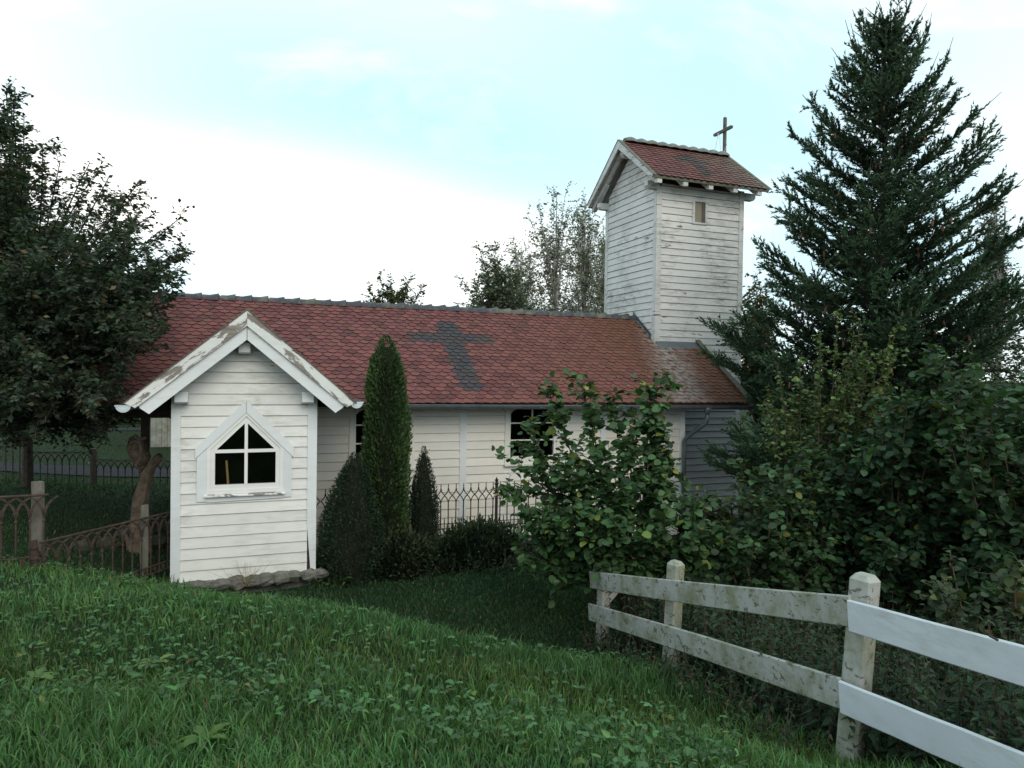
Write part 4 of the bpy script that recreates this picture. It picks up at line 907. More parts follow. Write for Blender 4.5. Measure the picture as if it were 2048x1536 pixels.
def sticks(name, A, B, r0, r1, mat, root, n=3):
    """many straight thin twigs as one mesh"""
    A, B = np.array(A), np.array(B); r0 = np.broadcast_to(r0, len(A)); r1 = np.broadcast_to(r1, len(A)); X = nrm(B-A); ref = np.where(np.abs(X[:, 2:]) < .9, np.array([[0, 0, 1.]]), np.array([[1., 0, 0]]))
    Y = nrm(np.cross(ref, X)); Z = np.cross(X, Y); V = []
    for P, r_ in ((A, r0), (B, r1)):
        for k in range(n): t = 2*math.pi*k/n; V.append(P+(Y*math.cos(t)+Z*math.sin(t))*r_[:, None])
    V = np.stack(V, 1).reshape(-1, 3); b0 = (np.arange(len(A))*2*n)[:, None]
    F = np.concatenate([b0+np.array([k, (k+1) % n, (k+1) % n+n, k+n]) for k in range(n)])
    o = add(name, npmesh(name, V-org(root), [F], mat), root); o['kind'] = 'stuff'; return o
def leaves_on(L, A, B, step, size, base, alt=None, share=0., spread=.9, updir=.8, var=.22, start=.1, droop=.15):
    """leaves set alternately along straight twigs A -> B"""
    A, B = np.array(A), np.array(B); d = B-A; ln = np.linalg.norm(d, axis=1); n = np.maximum(2, (ln/step).astype(int)); ix = np.repeat(np.arange(len(A)), n); j = np.arange(len(ix)) - np.repeat(np.cumsum(n)-n, n)
    t = (start+(1-start)*j/np.maximum(1, n[ix]-1))[:, None]; P = A[ix]+d[ix]*t; X = nrm(d)[ix]; sd = nrm(np.cross(X, np.array([0, 0, 1.]))+1e-6); sg = np.where(j % 2, 1, -1)[:, None]; N = len(ix)
    D = X*.55 + sd*sg*spread + rng.normal(0, .28, (N, 3)) + np.array([0, 0, -droop]); U = np.array([0, 0, updir]) + rng.normal(0, .38, (N, 3))
    tw_tone = (1+rng.normal(0, .16, len(A)))[ix][:, None]
    L.put(P, D, U, size*(.7+.5*rng.random(N))*(1-.25*t[:, 0]), np.clip(colors(N, base, var, alt, share)*tw_tone, .004, .6))
def grow(c, n, t0, length, wob, up, sub, TA, TB):
    """n side twigs along the curve c, each with sub smaller ones; appended to TA, TB"""
    c = np.array(c); K = len(c)-1; t = t0+(1-t0)*(np.arange(n)+rng.random(n))/n; f = np.minimum(t*K, K-1e-6); i = f.astype(int); p = c[i]+(c[i+1]-c[i])*(f-i)[:, None]; ax = nrm(c[i+1]-c[i])
    d = nrm(ax*.65+rng.normal(0, wob, (n, 3))+np.array([0, 0, up])); l_ = (length*(1.15-t*.65)*rng.uniform(.55, 1.25, n))[:, None]; q = p+d*l_; TA.append(p); TB.append(q)
    for _ in range(sub):
        s_ = p+(q-p)*rng.uniform(.15, .9, (n, 1)); TA.append(s_); TB.append(s_+nrm(d+rng.normal(0, .8, (n, 3)))*l_*rng.uniform(.4, .7, (n, 1)))
    TA.append(c[-3:-2]); TB.append(c[-1:])
def finish(root, L, tpl, mat, singles=0, name='foliage', leafname='leaf', inview=True):
    P, D, U, S, C = L.cat(); og = org(root); idx = np.arange(len(P)); pick = np.zeros(len(P), bool)
    if singles:
        pr = project(P); ok = (pr[:, 0] > 5) & (pr[:, 0] < 2043) & (pr[:, 1] > 5) & (pr[:, 1] < 1530) & (pr[:, 2] > 0)
        o_ = idx[ok][np.argsort((pr[ok, 2]/S[ok]))]                       # the leaves that show largest
        # nearest layer only: coarse screen grid, so that hidden leaves are not picked
        seen_ = {}; got = []
        for i in o_[:6000][np.argsort(pr[o_[:6000], 2])]:
            key = (int(pr[i, 0]//14), int(pr[i, 1]//14))
            if key not in seen_: seen_[key] = 1; got.append(i)
            if len(got) >= singles: break
        pick[got] = True; tm = [npmesh(leafname, tpl[0], [tpl[1]], mat, np.tile(c, (len(tpl[0]), 1))) for c in C[got[:10]]]
        X = nrm(D); Y = nrm(np.cross(U, X)); Z = np.cross(X, Y)
        for j, i in enumerate(got):
            o = add(leafname, tm[j % len(tm)], root); s_ = float(S[i])
            o.matrix_local = Matrix([[float(X[i][r_])*s_, float(Y[i][r_])*s_, float(Z[i][r_])*s_, float(P[i][r_]-og[r_])] for r_ in range(3)] + [[0, 0, 0, 1]])
    k = ~pick; o = add(name, leaf_mesh(name, P[k], D[k], U[k], S[k], C[k], tpl, mat, og), root); o['kind'] = 'stuff'; return o

def bush(name, label, cat, base, tips, tpl, size, step, col, alt=None, share=0., singles=0, r0=.018, ntw=12, twl=.45, group=None, mat=None, tmat=None, spread=.9, start=.25, lift=.15, sub=2, var=.30):
    """many-stemmed shrub: every tip is the end of a stem that starts at the base"""
    base = np.array(base, float); root = thing(name, base, label, cat, group); L = Leaves(); m = MB(); TA, TB = [], []
    for tip in tips:
        tip = np.array(tip, float); b0 = base + np.array([rng.normal(0, .12), rng.normal(0, .12), -.05]); c = curve(b0, tip, lift*np.linalg.norm(tip-base), 10, rng.normal(0, .06, 3))
        m.tube(c, list(np.linspace(r0, .004, 10)), 5); grow(c, ntw, start, twl, .75, .12, sub, TA, TB)
    TA, TB = np.concatenate(TA), np.concatenate(TB); leaves_on(L, TA, TB, step, size, col, alt, share, spread, var=var)
    build(m, 'stems', tmat or TWIG, root); sticks('twigs', TA, TB, .0045, .002, tmat or TWIG, root); finish(root, L, tpl, mat or LEAF, singles); return root
def fill_tips(outline, n, d0, d1, jitter=0):
    """n places inside a photo outline, between depths d0 and d1"""
    O = np.array(outline, float); out = []
    x0, y0 = O.min(0); x1, y1 = O.max(0)
    while len(out) < n:
        x, y = rng.uniform(x0, x1), rng.uniform(y0, y1); c = False; j = len(O)-1
        for i in range(len(O)):
            if (O[i, 1] > y) != (O[j, 1] > y) and x < (O[j, 0]-O[i, 0])*(y-O[i, 1])/(O[j, 1]-O[i, 1])+O[i, 0]: c = not c
            j = i
        if c: out.append(at(x, y, rng.uniform(d0, d1)))
    return out

# ------------------------------------------------------------------ hazels and saplings on the right
HG, HY_ = (.048, .100, .038), (.14, .16, .035)
def gnd(x, y, d):
    p = at(x, y, d); p[2] = h1(p[0], p[1]); return p
tips = [at(x, y, d) for x, y, d in [(1310, 752, 7.6), (1300, 790, 7.6), (1100, 790, 7.7), (1165, 770, 7.6), (1220, 800, 7.7), (1060, 860, 7.7), (1030, 920, 7.6), (1018, 970, 7.4), (1030, 1100, 7.3), (1075, 1085, 7.3), (1120, 930, 7.3), (1190, 900, 7.3), (1260, 870, 7.4), (1320, 860, 7.5), (1340, 900, 7.6), (1330, 960, 7.2), (1250, 980, 7.1), (1150, 1010, 7.1), (1080, 1040, 7.1), (1220, 1060, 6.9), (1330, 1060, 6.9), (1400, 1010, 7.2), (1430, 1080, 7.0), (1370, 1095, 6.9), (1280, 1090, 6.9), (1180, 1075, 6.9), (1460, 1080, 7.1), (1110, 1055, 7.0)]]
tips = [CPOS+(p-CPOS)*1.10 for p in tips]
bush('hazel_bush', 'broad hazel bush with large round leaves before the nave wall', 'bush', gnd(1265, 1190, 8.55), tips, HAZEL, .122, .045, HG, HY_, .035, 300, twl=.40, ntw=17, start=.50, lift=.12, sub=3)
tips = [at(x, y, d) for x, y, d in [(1480, 925, 8.3), (1415, 990, 8.4), (1440, 1000, 8.2), (1520, 930, 8.2), (1610, 915, 8.1), (1580, 960, 8.0), (1500, 990, 8.0), (1640, 970, 8.0), (1450, 1040, 8.0), (1540, 1020, 7.8), (1620, 1040, 7.8), (1660, 1090, 7.6), (1480, 1080, 7.7), (1570, 1100, 7.6), (1420, 1060, 8.0)]]
bush('hazel_bush', 'upright hazel shoots with yellow flecked leaves beside the grey tower foot', 'bush', gnd(1530, 1230, 8.2), tips, HAZEL, .105, .046, (.044, .086, .034), HY_, .06, 200, twl=.34, ntw=12, start=.3, lift=.02, sub=3)
outl = [(1625, 700), (1680, 625), (1720, 665), (1790, 665), (1830, 720), (1790, 800), (1700, 850), (1580, 890), (1530, 850), (1540, 800), (1580, 760)]
tips = fill_tips(outl, 30, 9.0, 9.8) + [at(x, y, 9.3) for x, y in ((1676, 628), (1640, 665), (1530, 800), (1560, 760), (1600, 720), (1790, 660), (1720, 640))]
bush('birch_sapling', 'pale green birch sapling in front of the spruce', 'sapling', gnd(1650, 1150, 9.4), tips, HAZEL, .075, .042, (.085, .135, .048), (.15, .16, .05), .05, 120, twl=.38, ntw=11, start=.35, lift=.0, sub=3)
for px, dd, outl, n_, sing, lab in ((1600, 8.9, [(1545, 930), (1590, 870), (1700, 860), (1760, 900), (1750, 1120), (1640, 1150), (1500, 1150), (1510, 1000)], 46, 100, 'dark hazel thicket between the upright shoots and the right-edge bush'),
        (1790, 8.4, [(1740, 800), (1800, 735), (1860, 690), (1930, 700), (1940, 1100), (1840, 1150), (1700, 1100)], 60, 150, 'tall dark hazel thicket below the middle of the spruce'),
        (2010, 7.8, [(1900, 720), (1960, 690), (2048, 700), (2200, 720), (2200, 1130), (1960, 1150), (1880, 1080)], 60, 150, 'tall dark hazel thicket cut by the right edge of the picture')):
    bush('hazel_bush', lab, 'bush', gnd(px, 1210, dd), fill_tips(outl, n_, dd-1.1, dd+.6), HAZEL, .115, .050, (.038, .078, .036), (.10, .11, .03), .02, sing, twl=.50, ntw=11, start=.35, lift=.06, sub=3)
outl = [(1840, 1090), (1920, 1110), (2048, 1060), (2200, 1060), (2200, 1330), (2000, 1260), (1860, 1200)]
bush('hazel_bush', 'low hazel regrowth with paler leaves behind the fresh white boards', 'bush', gnd(2000, 1420, 5.4), fill_tips(outl, 22, 5.0, 5.8), HAZEL, .085, .045, (.046, .068, .030), (.12, .11, .03), .08, 100, twl=.28, ntw=9, start=.35, lift=.02, sub=3)

# ------------------------------------------------------------------ undergrowth behind the board fence
def stalks(name, label, spots, hmin, hmax, col, size, n_pairs=8, alt=None, share=0.):
    L = Leaves(); m = MB(); P0 = []
    for (x, y) in spots:
        z = h1(x, y); h_ = rng.uniform(hmin, hmax); a = np.array([x, y, z-.03]); b_ = a + np.array([rng.normal(0, .10), rng.normal(0, .10), h_]); m.tube([a, (a+b_)/2, b_], [.006, .005, .002], 3, False)
        for k in range(n_pairs):
            t = (k+1.)/n_pairs; p = a+(b_-a)*t; ang = rng.uniform(0, 6.28); s_ = size*(1.25-.7*t)*rng.uniform(.7, 1.2)
            for g in (0, math.pi): D = np.array([[math.cos(ang+g), math.sin(ang+g), rng.uniform(-.45, .25)]]); L.put(p[None], D, np.array([[0, 0, 1.]])+rng.normal(0, .3, (1, 3)), np.array([s_]), colors(1, col, .28, alt, share))
    P, D, U, S, C = L.cat(); o = add(name, leaf_mesh(name, P, D, U, S, C, NETTLE, LEAF, np.zeros(3))); tag(o, label, 'undergrowth', kind='stuff'); st_ = build(m, 'stalks', TWIG, o); return o
spots = []
A_, B_, C_, D2 = pA_b, pB_b, pC_b, pD_b
while len(spots) < 1150:
    t = rng.random(); seg = rng.integers(0, 3); p, q = ((A_, B_), (B_, C_), (C_, D2))[seg]; c = p+(q-p)*t; off = rng.random()**1.4*2.6+.10
    nd = np.array([cr[0]*.95+cf[0]*.3, cr[1]*.95+cf[1]*.3]); nd /= np.linalg.norm(nd); spots.append((c[0]+nd[0]*off, c[1]+nd[1]*off))
stalks('undergrowth', 'dark nettles and weeds crowding behind the white board fence', spots, .35, .95, (.028, .058, .028), .085, 9, (.06, .08, .03), .05)
spots = [tuple((pA_b+(pC_b-pA_b)*rng.random())[:2]+np.array([-cr[0], -cr[1]])*rng.uniform(0, .35)) for _ in range(150)]
stalks('weeds', 'short leafy weeds along the foot of the white board fence', spots, .12, .35, (.030, .058, .024), .06, 5, (.09, .07, .04), .10)
spots = [tuple(gnd(rng.uniform(640, 1130), rng.uniform(1085, 1135), rng.uniform(10.3, 11.2))[:2]) for _ in range(260)]
stalks('border_plants', 'leafy plants along the foot of the conifers and iron fence', spots, .10, .38, (.024, .048, .022), .075, 5, (.05, .08, .03), .1)
spots = [tuple(gnd(rng.uniform(632, 690), rng.uniform(1120, 1150), rng.uniform(9.9, 10.4))[:2]) for _ in range(28)]
stalks('border_plants', 'bright lobed leaves sprouting at the right corner of the annex', spots, .12, .30, (.055, .11, .035), .09, 4)

# ------------------------------------------------------------------ conifers by the nave
def conifer(name, label, base, h, prof, n, size, col, tipcol, flat=False, wiggle=.06, lean=(0, 0), up=.9, core=.72, mat=None):
    """dense clipped-looking conifer: sprays over an uneven body of revolution"""
    base = np.array(base, float); root = thing(name, base, label, 'conifer'); pz = np.array([p[0] for p in prof]); pr = np.array([p[1] for p in prof])
    k1 = rng.uniform(0, 6.28, 6)
    def rad(t, a): return np.interp(t, pz, pr)*(1+wiggle*np.sin(3*a+k1[0]+9*t)+wiggle*.8*np.sin(7*a+k1[1]-17*t)+wiggle*.6*np.sin(13*a+31*t+k1[2]))
    m = MB(); N = 12; nn = 12
    for i in range(N):
        t = .02+.93*i/(N-1)
        for k in range(nn): a = 2*math.pi*k/nn; r_ = core*float(rad(np.array([t]), a)[0]); m.v.append((base[0]+lean[0]*t+r_*math.cos(a), base[1]+lean[1]*t+r_*math.sin(a), base[2]+h*t))
    m.f = [(i*nn+k, i*nn+(k+1) % nn, (i+1)*nn+(k+1) % nn, (i+1)*nn+k) for i in range(N-1) for k in range(nn)] + [tuple((N-1)*nn+k for k in range(nn))]
    build(m, 'inner_core', plain('dark_inner_core', (.018, .020, .012), .95, .3, 20, .5), root)  # solid dark core added to block light through the sprays
    w = np.interp(np.linspace(0, 1, 200), pz, pr)+.02; cdf = np.cumsum(w)/w.sum(); t = np.interp(rng.random(n), cdf, np.linspace(0, 1, 200)); a = rng.uniform(0, 6.283, n)
    q = rng.random(n); r_ = rad(t, a)*(core+.02+(1.02-core)*q**.7) + rng.normal(0, .008, n) + np.maximum(0, rng.normal(-.03, .028, n))
    cx_, sx_ = np.cos(a), np.sin(a); P = np.stack([base[0]+lean[0]*t+r_*cx_, base[1]+lean[1]*t+r_*sx_, base[2]+h*t], 1)
    out = np.stack([cx_, sx_, np.zeros(n)], 1); D = out*rng.uniform(.45, 1., (n, 1)) + np.array([0, 0, up]) + rng.normal(0, .30, (n, 3)); U = np.cross(out, [0, 0, 1.]) if flat else out
    U = U + rng.normal(0, .4, (n, 3)); S = size*rng.uniform(.6, 1.25, n)*np.where(t > .9, .8, 1); C = colors(n, col, .25); mk = (q > .8)[:, None]; C = np.where(mk, C*.5+np.array(tipcol)*.6, C)
    o = add('foliage', leaf_mesh('foliage', P, D, U, S, C, SPRAY, mat or NEEDLE, base), root); o['kind'] = 'stuff'
    return root
g = gnd(768, 1130, 10.75); top = at(768, 672, 10.75)[2]
conifer('column_conifer', 'tall slim dark green columnar conifer beside the left nave window', g, top-g[2], [(0, .30), (.1, .34), (.39, .335), (.61, .31), (.81, .25), (.92, .165), (.97, .085), (1, .01)], 26000, .060, (.030, .058, .022), (.075, .12, .03), flat=True, wiggle=.10)
g = gnd(700, 1140, 10.35); top = at(708, 905, 10.35)[2]
conifer('dwarf_spruce', 'wide bluish dwarf conifer between the annex and the tall column', g, top-g[2], [(0, .44), (.18, .50), (.4, .44), (.62, .33), (.82, .20), (.93, .10), (1, .015)], 22000, .040, (.022, .042, .024), (.045, .075, .035), wiggle=.07, lean=(.05, 0), up=.5)
g = gnd(845, 1110, 11.05); top = at(848, 893, 11.05)[2]
conifer('dwarf_spruce', 'small pointed dwarf conifer right of the tall column', g, top-g[2], [(0, .24), (.25, .26), (.5, .225), (.72, .15), (.88, .075), (1, .01)], 12000, .036, (.020, .040, .022), (.045, .072, .034), wiggle=.07, up=.5)
def low_mound(name, label, cat, c, rx, ry, hh, n, size, col, tipcol):
    base = np.array(c, float); root = thing(name, base, label, cat); a = rng.uniform(0, 6.283, n); ph = np.arccos(rng.random(n)); q = .62+.4*rng.random(n)**.6
    q *= 1+.16*np.sin(5*a+2*ph)+.10*np.sin(11*a-7*ph); d = np.stack([np.cos(a)*np.sin(ph), np.sin(a)*np.sin(ph), np.cos(ph)], 1); P = base + d*np.array([rx, ry, hh])*q[:, None]
    D = d*.9 + rng.normal(0, .45, (n, 3)) + np.array([0, 0, .35]); U = np.array([0, 0, 1.])+rng.normal(0, .5, (n, 3)); C = colors(n, col, .3); C = np.where((q > 1.0)[:, None], C*.5+np.array(tipcol)*.55, C)
    o = add('foliage', leaf_mesh('foliage', P, D, U, size*rng.uniform(.6, 1.3, n), C, SPRAY, NEEDLE, base), root); o['kind'] = 'stuff'
    m = MB()
    for k in range(14): aa = rng.uniform(0, 6.28); e = base+np.array([rx*.7*math.cos(aa), ry*.7*math.sin(aa), hh*rng.uniform(.3, .8)]); m.tube(curve(base, e, .1, 6), [.012, .011, .009, .007, .005, .003], 4)
    build(m, 'stems', TWIG, root)
low_mound('yew_bush', 'low dark spreading yew in front of the iron fence', 'bush', gnd(960, 1120, 10.9), .85, .34, .60, 12000, .075, (.018, .034, .018), (.05, .07, .03))
low_mound('yew_bush', 'dark shaggy juniper at the foot of the tall column', 'bush', gnd(800, 1140, 10.5), .50, .28, .62, 8000, .07, (.020, .036, .018), (.06, .065, .03))

# ------------------------------------------------------------------ big spruce
def spruce(base, H, label):
    base = np.array(base, float); root = thing('spruce_tree', base, label, 'tree'); m = MB(); tr = [base+np.array([.02*math.sin(z), .02*math.cos(z*1.3), z]) for z in np.linspace(-.2, H, 16)]
    m.tube(tr, list(np.linspace(.17, .012, 16)), 9); build(m, 'trunk', BARK, root); bm = MB(); A, B, W_ = [], [], []; bA, bB = [], []; cones = []
    z = .45
    while z < H-.2:
        f = z/H; R_ = np.interp(f, [0, .1, .3, .4, .5, .6, .7, .8, .9, .96, 1], [2.85, 2.9, 2.75, 2.5, 2.2, 1.88, 1.52, 1.15, .74, .48, .25]); nb = 8 if f < .55 else 7; a0 = rng.uniform(0, 6.28)
        for k in range(nb):
            a = a0+2*math.pi*k/nb+rng.normal(0, .22); r_ = R_*rng.uniform(.62, 1.10); out = np.array([math.cos(a), math.sin(a), 0]); s0 = base+np.array([0, 0, z+rng.normal(0, .07)])
            rise = np.interp(f, [0, .3, .6, .85, 1], [.22, .36, .50, .75, 1.5])*r_*rng.uniform(.8, 1.2); t = np.linspace(0, 1, 9)[:, None]; c = s0+out*r_*t+np.array([0, 0, 1.])*(-.10*r_*np.sin(math.pi*np.minimum(1, t*1.4))*(1-f)+rise*t**1.8)
            bm.tube(c, list(np.linspace(.026*(1-f)+.008, .003, 9)), 4, False); side = np.array([-out[1], out[0], 0]); n = max(8, int(r_*13)); t = .10+.90*(np.arange(n)+rng.random(n))/n; g_ = np.minimum(t*8, 7.999); i = g_.astype(int); p = c[i]+(c[i+1]-c[i])*(g_-i)[:, None]; ax = nrm(c[i+1]-c[i])
            ln = ((.15+.20*np.sin(math.pi*np.minimum(1, 1.12-t*.85))*min(1.6, r_/1.6))*rng.uniform(.6, 1.25, n))[:, None]
            for sg in (-1, 1):
                d = nrm(ax*.8+side*sg*rng.uniform(.45, 1., (n, 1))+np.array([0, 0, 1.])*rng.uniform(-.25, .55, (n, 1))); q = p+d*ln; A.append(p); B.append(q); W_.append(t); bA.append(p); bB.append(q)
                for _ in range(2 if f < .9 else 1):
                    s_ = p+(q-p)*rng.uniform(.15, .8, (n, 1)); d3 = nrm(d+side*rng.normal(0, .6, (n, 1))+np.array([0, 0, 1.])*rng.uniform(-.55, .6, (n, 1))); A.append(s_); B.append(s_+d3*ln*.6); W_.append(t)
            A.append(c[2:8]); B.append(c[3:9]); W_.append(np.linspace(.3, 1, 6))
            for j in np.nonzero((rng.random(n) < .075) & (t > .3))[0]:
                if f < .85: cones.append(p[j]+np.array([0, 0, -.04])+side*rng.normal(0, .14))
            if rng.random() < .75: e_ = c[-1]+nrm(c[-1]-c[-2]+np.array([0, 0, .16])+rng.normal(0, .08, 3))*rng.uniform(.2, .55)*(.5+.6*f); bm.tube([c[-1], e_], [.010, .005], 4, False); A.append(c[-1:]); B.append(c[-1:]+(e_-c[-1])*.55); W_.append(np.array([1.]))
        z += .31 if f < .8 else .21
    for _ in range(16):
        a = rng.uniform(0, 6.28); p = base+np.array([0, 0, H-rng.uniform(.0, 1.0)]); e_ = p+np.array([math.cos(a)*.24, math.sin(a)*.24, rng.uniform(.35, .65)]); bm.tube([p, e_], [.010, .005], 4); A.append(p[None]); B.append((p+(e_-p)*.75)[None]); W_.append(np.array([1.]))
    build(bm, 'branches', BARK, root); A, B, W_ = np.concatenate(A), np.concatenate(B), np.concatenate(W_); sticks('twigs', np.concatenate(bA), np.concatenate(bB), .006, .003, BARK, root)
    d = B-A; ln = np.linalg.norm(d, axis=1); n = np.maximum(6, (ln*68).astype(int)); ix = np.repeat(np.arange(len(A)), n); N = len(ix); X = nrm(d)[ix]; r_ = rng.normal(0, 1, (N, 3)); r_ -= (r_*X).sum(1, keepdims=True)*X; r_ = nrm(r_)
    P = A[ix]+d[ix]*rng.random((N, 1)); D = X*.85+r_*.55; C = colors(N, (.028, .054, .028), .2)*(.65+1.35*np.clip(W_[ix]-.45, 0, 1)/.55)[:, None]*(1+rng.normal(0, .15, len(A)))[ix][:, None]; S = .068*rng.uniform(.65, 1.25, N)  # tips paler as young growth; inner needles darkened to paint shaded gaps
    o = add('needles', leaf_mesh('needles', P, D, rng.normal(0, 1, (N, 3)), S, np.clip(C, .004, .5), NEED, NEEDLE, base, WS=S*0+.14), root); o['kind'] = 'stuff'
    cmsh = MB(); cmsh.lathe((0, 0, -.12), [(.004, 0), (.016, .015), (.022, .045), (.020, .085), (.011, .115), (.003, .125)], 7); me = bpy.data.meshes.new('cone'); me.from_pydata(cmsh.v, [], cmsh.f); me.materials.append(CONEM); me.update()
    pc = project(np.array(cones)); order = np.argsort(pc[:, 2])[:170]
    for i in order: c_ = add('cone', me, root, cones[i]-base); c_.rotation_euler = (rng.normal(0, .15), rng.normal(0, .15), 0)
    return N
g = gnd(1748, 1100, 13.2); ztop = at(1748, 75, 13.2)[2]
nsp = spruce(g, ztop-g[2], 'tall dark spruce hung with brown cones, right of the bell tower')

# ------------------------------------------------------------------ broadleaf trees
def tree(name, label, base, H, tips, tpl, size, step, cols_, alt=None, share=0., r0=.10, fork=.35, ntw=8, twl=.5, bark=None, singles=0, sub=2, cat='tree', group=None, spread=.9, lift=.12, var=.25, twr=.006):
    base = np.array(base, float); root = thing(name, base, label, cat, group); L = Leaves(); tm = MB(); lm = MB(); top = base+np.array([rng.normal(0, .1), rng.normal(0, .1), H])
    tr = curve(base-np.array([0, 0, .2]), top, 0, 10, rng.normal(0, .12, 3)); tm.tube(tr, list(np.linspace(r0, r0*.22, 10)), 9); build(tm, 'trunk', bark or BARK, root)
    TA, TB = [], []
    for tip in tips:
        tip = np.array(tip, float); hz_ = np.clip((tip[2]-base[2])/H*.72, fork, .97); f = hz_*9*rng.uniform(.7, 1.0); i = min(int(f), 8); s0 = tr[i]+(tr[i+1]-tr[i])*(f-i); c = curve(s0, tip, lift*np.linalg.norm(tip-s0), 9, rng.normal(0, .1, 3)); lm.tube(c, list(np.linspace(r0*.28, twr, 9)), 5, False)
        grow(c, ntw, .25, twl, .7, .0, sub, TA, TB)
    TA, TB = np.concatenate(TA), np.concatenate(TB); leaves_on(L, TA, TB, step, size, cols_, alt, share, spread, .5, var)
    build(lm, 'limbs', bark or BARK, root); sticks('twigs', TA, TB, twr*.8, twr*.3, bark or BARK, root); finish(root, L, tpl, LEAF, singles); return root
# left tree: its crown reaches over the nave roof's left end
outl = [(-260, 300), (0, 165), (25, 190), (45, 260), (90, 290), (150, 320), (200, 335), (250, 355), (285, 360), (300, 425), (345, 440), (385, 500), (370, 540), (350, 580), (345, 640), (320, 690), (290, 740), (230, 790), (200, 830), (100, 850), (-40, 860), (-300, 840)]
tips = fill_tips(outl, 150, 9.0, 13.5) + fill_tips([(-60, 420), (120, 400), (260, 470), (345, 560), (335, 660), (300, 730), (230, 800), (120, 850), (-60, 860)], 85, 8.3, 9.7) + fill_tips([(-60, 740), (230, 740), (285, 800), (270, 860), (180, 895), (-60, 905)], 44, 8.6, 12) + [at(x, y, d) for x, y, d in ((12, 175, 11), (5, 200, 11), (48, 232, 11), (85, 290, 10.5), (120, 325, 10.5), (180, 325, 10.4), (220, 350, 10.2), (282, 360, 10), (312, 425, 9.8), (355, 440, 9.7), (380, 500, 9.6), (372, 545, 9.6), (345, 610, 9.5), (335, 660, 9.5), (300, 700, 9.6), (350, 590, 9.7), (320, 540, 9.8), (250, 440, 10))]
g = gnd(55, 965, 13.6)
tree('orchard_tree', 'large dark broadleaf tree at the left edge overhanging the roof', g, at(30, 330, 13)[2]-g[2], tips, LEAF4, .102, .040, (.034, .054, .032), (.085, .072, .04), .06, r0=.10, fork=.38, ntw=14, twl=.55, singles=200, sub=4, lift=.06)
# birches behind the nave
for i, (px, top, d, w, lab) in enumerate(((1107, 372, 24, .95, 'tallest slim birch behind the nave ridge'), (1165, 395, 25, .85, 'slim birch right beside the tower, behind the ridge'), (1040, 480, 23, .95, 'middle-height birch left of the tallest birch'), (1205, 440, 26, .7, 'narrow birch half hidden behind the tower edge'))):
    g = gnd(px, 900, d); T0 = at(px, top, d); H = T0[2]-g[2]; tips = []
    for k in range(64): t = rng.uniform(.35, .98); a = rng.uniform(0, 6.28); r_ = w*(1.16-t)*3.4*rng.uniform(.1, 1); tips.append(np.array([T0[0]+r_*math.cos(a), T0[1]+r_*math.sin(a), g[2]+H*t+r_*.3]))
    tips.append(T0)
    tree('birch_tree', lab, g, H*.97, tips, BIRCH, .105, .062, (.125, .155, .105), (.20, .18, .10), .06, r0=.06, fork=.2, ntw=8, twl=.7, bark=BIRCHBARK, sub=3, group='birches behind the nave', lift=.1)  # leaf colour lightened to paint in haze and bright sky behind
outl = [(925, 590), (950, 520), (990, 490), (1020, 520), (1050, 560), (1070, 620), (920, 640)]
g = gnd(985, 900, 20); tree('willow_tree', 'grey green round bushy tree over the ridge, left of the birches', g, at(985, 540, 20)[2]-g[2], fill_tips(outl, 42, 19.4, 21.2)+[at(955, 485, 20), at(985, 490, 20), at(925, 560, 20)], LEAF4, .12, .055, (.105, .135, .092), (.14, .14, .08), .1, r0=.08, fork=.3, ntw=12, twl=.6, sub=4)
outl = [(733, 590), (765, 565), (790, 570), (815, 570), (845, 585), (850, 620), (730, 620)]
g = gnd(790, 900, 19); tree('fruit_tree', 'small yellowish green treetop just above the nave ridge', g, at(790, 590, 19)[2]-g[2], fill_tips(outl, 26, 18.6, 19.6)+[at(760, 553, 19), at(782, 560, 19), at(822, 552, 19), at(738, 580, 19), at(845, 575, 19), at(805, 578, 19)], OVAL, .11, .045, (.060, .080, .030), (.11, .10, .03), .1, r0=.06, fork=.4, ntw=12, twl=.38, sub=3)
g = gnd(1985, 950, 22); T0 = at(1985, 400, 22); H = T0[2]-g[2]
tips = [T0]+[np.array([T0[0]+(r_ := .95*(1.1-t)*1.8*rng.uniform(.3, 1))*math.cos(a := rng.uniform(0, 6.28)), T0[1]+r_*math.sin(a), g[2]+H*t]) for t in rng.uniform(.3, .98, 60)]
tree('birch_tree', 'slim birch showing behind the right flank of the spruce', g, H*.97, tips, BIRCH, .11, .060, (.060, .080, .045), (.12, .10, .05), .06, r0=.09, fork=.2, ntw=9, twl=.55, bark=BIRCHBARK, sub=3)
g = gnd(1508, 900, 18); tree('autumn_tree', 'yellow tinged bushy tree between the tower and the spruce', g, at(1508, 600, 18)[2]-g[2], fill_tips([(1478, 560), (1510, 545), (1545, 590), (1550, 760), (1480, 760)], 50, 17.4, 18.6), LEAF4, .12, .05, (.060, .075, .026), (.17, .13, .03), .25, r0=.07, fork=.25, ntw=10, twl=.5, sub=3)
g = gnd(1640, 900, 17); tree('broadleaf_tree', 'dark bushy tree mass behind the spruce', g, at(1640, 620, 17)[2]-g[2], fill_tips([(1500, 560), (1560, 640), (1800, 640), (2100, 560), (2200, 900), (1500, 900)], 90, 16.5, 19), LEAF4, .15, .06, (.030, .050, .024), None, 0, r0=.1, fork=.2, ntw=10, twl=.7, sub=3)
